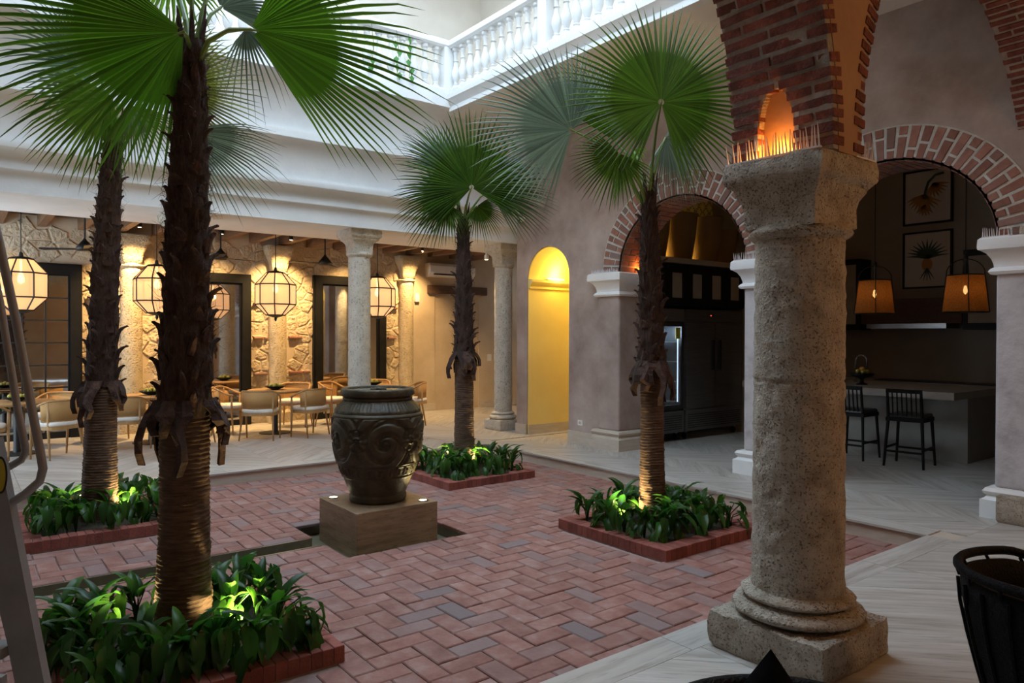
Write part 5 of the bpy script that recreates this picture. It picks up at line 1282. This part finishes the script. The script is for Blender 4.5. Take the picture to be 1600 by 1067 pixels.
t = thing('footed_bowl', 'dark footed fruit bowl on the kitchen island', 'bowl', (10.75, 5.35, .966)); MB().lathe([(.08, 0), (.08, .012), (.03, .03), (.025, .08), (.05, .10), (.15, .13), (.17, .17), (.16, .17), (.10, .135), (.02, .12)], (10.75, 5.35, .967), 20).build('body', 'black_wood', t, True)
for i in range(5):
    a = i * 1.257; tag(link('fruit', fr_me, None, (10.75 + .07 * math.cos(a), 5.35 + .07 * math.sin(a), 1.165)), 'small fruit in the footed bowl on the kitchen island', 'fruit', 'fruit in the footed bowl')
orm = fr_me.copy(); orm.materials.clear(); orm.materials.append(MATS['orange_skin']); tag(link('orange', orm, None, (10.75, 5.35, 1.20), None, (1.15, 1.15, 1.1)), 'orange on top of the footed fruit bowl', 'fruit')
def make_stool():
    t = thing('counter_stool', '', 'stool', (0, 0, 0), 'black slat-back counter stools', world=False); h_ = .21
    for sx in (-1, 1):
        MB().tube([(h_ * 1.12, sx * h_ * 1.12, 0), (h_ * .95, sx * h_ * .95, .63)], [.016, .022], 6).build('leg', 'black_wood', t)
        MB().tube([(-h_ * 1.2, sx * h_ * 1.12, 0), (-h_ * .95, sx * h_ * .95, .63), (-h_ * 1.2, sx * h_ * .95, 1.0)], [.016, .022, .018], 6).build('leg', 'black_wood', t)
        MB().bar((-h_ * 1.15, sx * h_ * 1.07, .24), (h_ * 1.08, sx * h_ * 1.07, .24), .018, .026).build('stretcher', 'black_wood', t)
    for x, z in ((-h_ * 1.13, .20), (h_ * 1.06, .20)): MB().bar((x, -h_ * 1.05, z), (x, h_ * 1.05, z), .018, .026).build('stretcher', 'black_wood', t)
    MB().cbox(-.225, .225, -.225, .225, .59, .645, .01).build('seat', 'black_wood', t); MB().cbox(-.21, .215, -.21, .21, .645, .685, .015).build('seat_cushion', 'dark_steel', t)
    MB().bar((-h_ * 1.19, -h_ * 1.02, .985), (-h_ * 1.19, h_ * 1.02, .985), .025, .05).build('top_rail', 'black_wood', t)
    for i in range(6): y = -.14 + .056 * i; MB().bar((-h_ * 1.0, y, .66), (-h_ * 1.18, y, .97), .02, .012).build('back_slat', 'black_wood', t)
    return t
s0 = make_stool(); s0.location = (9.92, 4.30, 0); s0.rotation_euler = (0, 0, .12); s0['label'] = 'black slat-back counter stool nearest the end of the island'
dup(s0, (9.98, 5.06, 0), .02, 'black slat-back counter stool half behind the near column')
def pendant(x, y, zb, label):
    t = thing('pendant_lamp', label, 'lamp', (x, y, zb), 'burlap pendants over the island'); r0, r1, hh = .27, .215, .50
    q = MB(); n = 32; q.v = [(x + r * math.cos(2 * PI * k / n), y + r * math.sin(2 * PI * k / n), zb + z) for r, z in ((r0, 0), (r1, hh)) for k in range(n)]; q.f = [(k, (k + 1) % n, n + (k + 1) % n, n + k) for k in range(n)]; q.build('lamp_shade', 'burlap', t, True, fix=False)
    for r, z in ((r0 + .004, .0), (r1 + .004, hh)): MB().tube([(x + r * math.cos(2 * PI * k / n), y + r * math.sin(2 * PI * k / n), zb + z) for k in range(n)], .008, 5, closed=True).build('shade_hoop', 'black_metal', t)
    for k in range(4):
        a = k * PI / 2 + .5; d = Vector((math.cos(a), math.sin(a), 0)); c = Vector((x, y, zb))
        MB().tube([c + d * (r0 + .012), c + d * (r1 + .012) + Vector((0, 0, hh))] + [c + d * (r1 + .012) * math.cos(b) + Vector((0, 0, hh + .20 * math.sin(b) + .02)) for b in [PI / 2 * i / 6 for i in range(1, 7)]], .007, 5).build('frame_arm', 'black_metal', t)
    MB().lathe([(.02, hh + .2), (.03, hh + .22), (.03, hh + .27), (.01, hh + .29)], (x, y, zb), 10).build('socket_cap', 'black_metal', t); MB().tube([(x, y, zb + hh + .28), (x, y, 4.9)], .006, 5).build('chain', 'black_metal', t); MB().tube([(x, y, zb + hh + .2), (x, y, zb + .36)], .012, 6).build('lamp_holder', 'black_metal', t)
    MB().lathe([(.002, .24), (.02, .26), (.028, .29), (.02, .33), (.012, .36)], (x, y, zb), 10).build('light_bulb', 'filament', t, True); lamp('pendant_light', 'POINT', (x, y, zb + .3), .8, (1, .55, .2), .03, t)
pendant(11.0, 5.29, 2.03, 'burlap pendant lamp in a black frame, left of the fruit prints'); pendant(10.85, 4.0, 2.02, 'burlap pendant lamp in a black frame, right of the fruit prints')
# framed fruit prints
def framed(label, y0, y1, z0, z1):
    t = thing('framed_print', label, 'picture', (XK - .02, (y0 + y1) / 2, z0)); f = .03
    q = MB()
    for a, b, c, d in ((y0, y1, z0, z0 + f), (y0, y1, z1 - f, z1), (y0, y0 + f, z0 + f, z1 - f), (y1 - f, y1, z0 + f, z1 - f)): q.box(XK - .04, XK, a, b, c, d)
    q.build('frame', 'black_wood', t); q = MB(); q.box(XK - .02, XK - .01, y0 + f, y1 - f, z0 + f, z1 - f); q.build('paper', 'paper', t); return t
t = framed('framed print of a banana bunch hanging above the pineapple print', 4.98, 5.76, 3.58, 4.50); xx = XK - .021
q = MB(); q.tube([(xx, 5.12, 4.40), (xx, 5.25, 4.38), (xx, 5.36, 4.28), (xx, 5.40, 4.15), (xx, 5.42, 4.0)], [.022, .022, .02, .02, .018], 6); q.build('stem_drawing', 'green_ink', t)
q = MB()
for cy_, cz_, n, sp_, L_ in ((5.28, 4.25, 8, 1.9, .24), (5.42, 4.08, 11, 2.3, .30), (5.40, 3.92, 6, 1.4, .20)):
    for i in range(n):
        a = -PI / 2 + (i / (n - 1) - .5) * sp_ + (.5 if cy_ < 5.35 else -.1); p0 = Vector((xx, cy_, cz_)); d = Vector((0, -math.cos(a), math.sin(a))); q.tube([p0, p0 + d * L_ * .5 + Vector((0, .02, 0)), p0 + d * L_], [.014, .026, .005], 5)
for v in range(len(q.v)): q.v[v] = (xx - (.004 if q.v[v][0] < xx else 0), q.v[v][1], q.v[v][2])
q.build('banana_drawing', 'banana_ink', t)
t = framed('framed print of a pineapple, hanging below the banana print', 4.98, 5.76, 2.50, 3.46)
q = MB()
for i in range(13):
    a = PI / 2 + (i / 12 - .5) * 2.6; p0 = Vector((xx, 5.37, 3.0)); d = Vector((0, -math.cos(a), math.sin(a))); L_ = .36 - .12 * abs(i / 12 - .5); q.tube([p0, p0 + d * L_ * .55, p0 + d * L_ + Vector((0, -d.y * -.05, -.03))], [.012, .020, .003], 5)
for i in range(5):
    a = -PI / 2 + (i / 4 - .5) * 1.1; p0 = Vector((xx, 5.37, 2.84)); d = Vector((0, -math.cos(a), math.sin(a))); q.tube([p0, p0 + d * .12, p0 + d * .22], [.012, .010, .003], 5)
for v in range(len(q.v)): q.v[v] = (xx - (.004 if q.v[v][0] < xx else 0), q.v[v][1], q.v[v][2])
q.build('leaf_drawing', 'green_ink', t)
q = MB(); q.extrude([(xx + .002, 5.37 + .085 * math.cos(a), 2.90 + .11 * math.sin(a)) for a in [2 * PI * i / 20 for i in range(20)]], (-.005, 0, 0)); q.build('fruit_drawing', 'pine_ink', t)
# ------------------------------------------------------------------ small wall fittings
t = thing('security_camera', 'small white security camera high on the mauve wall', 'camera', (XW - .04, 9.70, 3.66)); MB().tube([(XW, 9.70, 3.68), (XW - .03, 9.70, 3.68)], .04, 14).build('bracket', 'white_plastic', t); MB().lathe([(.002, -.05), (.03, -.04), (.045, -.01), (.045, .02), (.03, .045)], (XW - .06, 9.70, 3.67), 14).build('dome', 'white_plastic', t, True); MB().tube([(XW - .10, 9.68, 3.66), (XW - .107, 9.677, 3.66)], .018, 12).build('lens', 'black_metal', t)
t = thing('wall_socket', 'white wall socket low beside the yellow doorway', 'socket', (XW - .008, 8.27, .27)); q = MB(); q.box(XW - .012, XW, 8.22, 8.32, .29, .37); q.build('plate', 'white_plastic', t); q = MB(); q.box(XW - .015, XW - .011, 8.245, 8.295, .31, .35); q.build('insert', 'trim_stone', t)
for y, l in ((YB - .024, 'white light switch on the warm wall, left of two'), (YB - .024, 'white light switch on the warm wall, right of two')):
    x = 10.05 if 'left' in l else 10.25; t = thing('light_switch', l, 'switch', (x, y, 1.1)); q = MB(); q.box(x - .06, x + .06, y - .01, y, 1.08, 1.24); q.build('plate', 'white_plastic', t); q = MB(); q.box(x - .02, x + .02, y - .016, y - .01, 1.12, 1.2); q.build('rocker', 'white_plastic', t)
q = MB(); q.box(8.02, 8.12, YB - .07, YB - .02, 2.42, 2.60); tag(q.build('wall_sensor', 'white_plastic'), 'small white sensor box beside the right engaged column', 'sensor')
# ------------------------------------------------------------------ ladder at the left edge
dl_ = 2.15
t = thing('step_ladder', 'grey aluminium stepladder at the left edge with a looped handrail', 'ladder', (at(60, 1067, dl_).x, at(60, 1067, dl_).y, 0))
def lad(px, py, dd=0): return at(px, py, dl_ + dd)
k = (lad(52, 1067) - lad(-6, 770)); kk = (0 - lad(-6, 770).z) / k.z; foot = lad(-6, 770) + k * kk
top_ = lad(-6, 770) - k * .28; dirv = (foot - top_).normalized()
MB().bar(top_, foot, .085, .03, up=FWD).build('stile', 'aluminium', t)
off = -RIGHT * .46; MB().bar(top_ + off, foot + off, .085, .03, up=FWD).build('stile', 'aluminium', t)
for i in range(5):
    p = foot + (top_ - foot) * (.17 + .19 * i); MB().bar(p + off, p - RIGHT * .05, .07, .03).build('step', 'aluminium', t)
back = FWD * .55
for o_ in (Vector((0, 0, 0)), off): MB().bar(top_ + o_ - RIGHT * .05, foot + o_ + back - RIGHT * .42, .05, .025, up=FWD).build('rear_leg', 'aluminium', t)
MB().bar(foot + back + (top_ - foot) * .3 - RIGHT * .52, foot + back + off + (top_ - foot) * .3 - RIGHT * .52, .03, .03).build('rear_brace', 'aluminium', t)
MB().tube([lad(-40, 210), lad(0, 385), lad(26, 505), lad(49, 635), lad(64, 712), lad(67, 732), lad(62, 752), lad(39, 772), lad(0, 796), lad(-12, 804)], .0125, 10).build('handrail', 'aluminium', t, True)
MB().tube([lad(-50, 230, .14), lad(0, 472, .14), lad(16, 570, .14), lad(29, 648, .14), lad(39, 694, .14), lad(40, 706, .14), lad(34, 718, .14), lad(13, 730, .14), lad(-20, 748, .14)], .0115, 10).build('handrail', 'aluminium', t, True)
cst = lad(2, 742, -.02); xq, yq = RIGHT, UP
q = MB(); q.extrude([cst + xq * .020 * math.cos(a) + yq * .055 * math.sin(a) - FWD * .002 for a in [2 * PI * i / 24 for i in range(24)]], -FWD * .001); o = q.build('sticker_border', 'black_metal', t)
q = MB(); q.extrude([cst + xq * .015 * math.cos(a) + yq * .048 * math.sin(a) - FWD * .0035 for a in [2 * PI * i / 24 for i in range(24)]], -FWD * .001); q.build('sticker', 'sticker_yellow', t)
# ------------------------------------------------------------------ black tub chairs beside the camera
def tub_chair(c, ang, label, r=.34, zt=.80):
    t = thing('tub_chair', label, 'chair', (c[0], c[1], 0), 'black woven tub chairs of the near gallery'); x, y = c
    def P(a, z, k=1): return Vector((x + r * k * math.cos(ang + a), y + r * k * math.sin(ang + a), z))
    def top(a): return zt - .14 * smooth(1.1, 2.2, abs(a))
    A = [-2.2 + 4.4 * i / 40 for i in range(41)]
    MB().tube([P(a, top(a), 1.03) for a in A], .020, 8).build('rim', 'black_wicker', t, True)
    q = MB(); rows = [(0, .70), (.25, .80), (.55, .91), (.80, .985), (1, 1.01)]
    for u, k in rows: q.v += [tuple(P(a, .16 + (top(a) - .035 - .16) * u, k)) for a in A]
    q.f = [(i * 41 + j, i * 41 + j + 1, i * 41 + 42 + j, i * 41 + 41 + j) for i in range(4) for j in range(40)]
    o = q.build('woven_shell', 'black_wicker', t, True, fix=False); mo = o.modifiers.new('s', 'SOLIDIFY'); mo.thickness = .022
    for i in range(0, 41, 4):
        a = A[i]; MB().tube([P(a, top(a) - .05, 1.01), P(a + .03, top(a) - .02, 1.04), P(a, top(a), 1.03)], .008, 5).build('rim_loop', 'black_wicker', t)
    for i in range(2, 40, 3):
        a = A[i]; MB().tube([P(a, .16 + (top(a) - .22) * u, k + .018) for u, k in rows], .008, 5).build('woven_rib', 'black_wicker', t)
    MB().lathe([(.20, .36), (.27, .37), (.285, .40), (.27, .45), (.15, .47)], (x, y, 0), 24).build('seat_cushion', 'black_cloth', t, True)
    MB().lathe([(.20, .14), (.25, .16), (.27, .36), (.2, .365)], (x, y, 0), 24).build('seat_base', 'black_wicker', t, True)
    for a in (-2.3, -.8, .8, 2.3): MB().tube([P(a, 0, .74), P(a, .2, .66)], [.014, .018], 6).build('leg', 'black_metal', t)
    return t
tub_chair((3.56, .96), math.atan2(.85, -.35), 'black woven tub chair cut by the right edge', zt=.725)
tub_chair((1.51, .875), math.atan2(.5, .8), 'black woven tub chair at the bottom edge with a pillow in it', zt=.755)
q = MB(); pc = Vector((1.66, 1.055, .70)); pu = Vector((.10, .07, .99)).normalized(); pr2 = Vector((.55, -.83, 0)).normalized(); pn = pu.cross(pr2); n = 12; vs = []
for s_ in (1, -1):
    for i in range(n + 1):
        for j in range(n + 1):
            a, b = -1 + 2 * i / n, -1 + 2 * j / n; e = ((1 - a * a) * (1 - b * b)) ** .45; pinch = 1 - .10 * (1 - max(abs(a), abs(b)) ** 2 * 0) * (min(abs(a), abs(b)) < .999) * (1 - abs(a * b))
            u, v = (a + b) / 2 * 1.25, (a - b) / 2 * 1.25
            vs.append(pc + pu * u * .15 * pinch + pr2 * v * .13 * pinch + pn * s_ * e * .055)
m_ = (n + 1) ** 2
q.add(vs, [(k * m_ + i * (n + 1) + j, k * m_ + i * (n + 1) + j + 1, k * m_ + (i + 1) * (n + 1) + j + 1, k * m_ + (i + 1) * (n + 1) + j) for k in (0, 1) for i in range(n) for j in range(n)])
tag(q.build('throw_pillow', 'black_cloth', None, True), 'black pillow standing on its corner in the tub chair at the bottom edge', 'pillow')
# warm gallery lamp above and behind the viewer
t = thing('gallery_pendant', 'warm globe pendant of the near gallery, out of view behind the viewer', 'lamp', (5.2, -1.2, 3.2)); MB().lathe([(.002, -.12), (.08, -.09), (.12, 0), (.08, .09), (.02, .12)], (5.2, -1.2, 3.2), 16).build('globe', 'bulb', t, True); MB().tube([(5.2, -1.2, 3.3), (5.2, -1.2, 5.08)], .008, 6).build('cord', 'black_metal', t)
lamp('gallery_light', 'POINT', (5.2, -1.2, 3.0), 75, (1, .50, .18), .15, t)
# trailing plant on the far balustrade
t = thing('trailing_vine', 'small green vine hanging on the far balustrade', 'plant', (5.2, 9.33, 5.3)); lm = MB().add([(0, 0, 0), (.03, 0, -.03), (0, -.012, -.09), (-.03, 0, -.03)], [(0, 1, 2, 3)]).mesh('vine_leaf', 'ivy_leaf')
for x, n in ((5.1, 5), (5.3, 6), (4.7, 4)):
    MB().tube([(x, 9.34, 6.1), (x + .03, 9.33, 5.8), (x, 9.33, 5.45)], .004, 4).build('stem', 'ivy_leaf', t)
    for i in range(n): link('vine_leaf', lm, t, (x + U(-.03, .05), 9.32, 5.5 + i * .11), (0, 0, U(-1, 1)), (1.4, 1.4, 1.4))
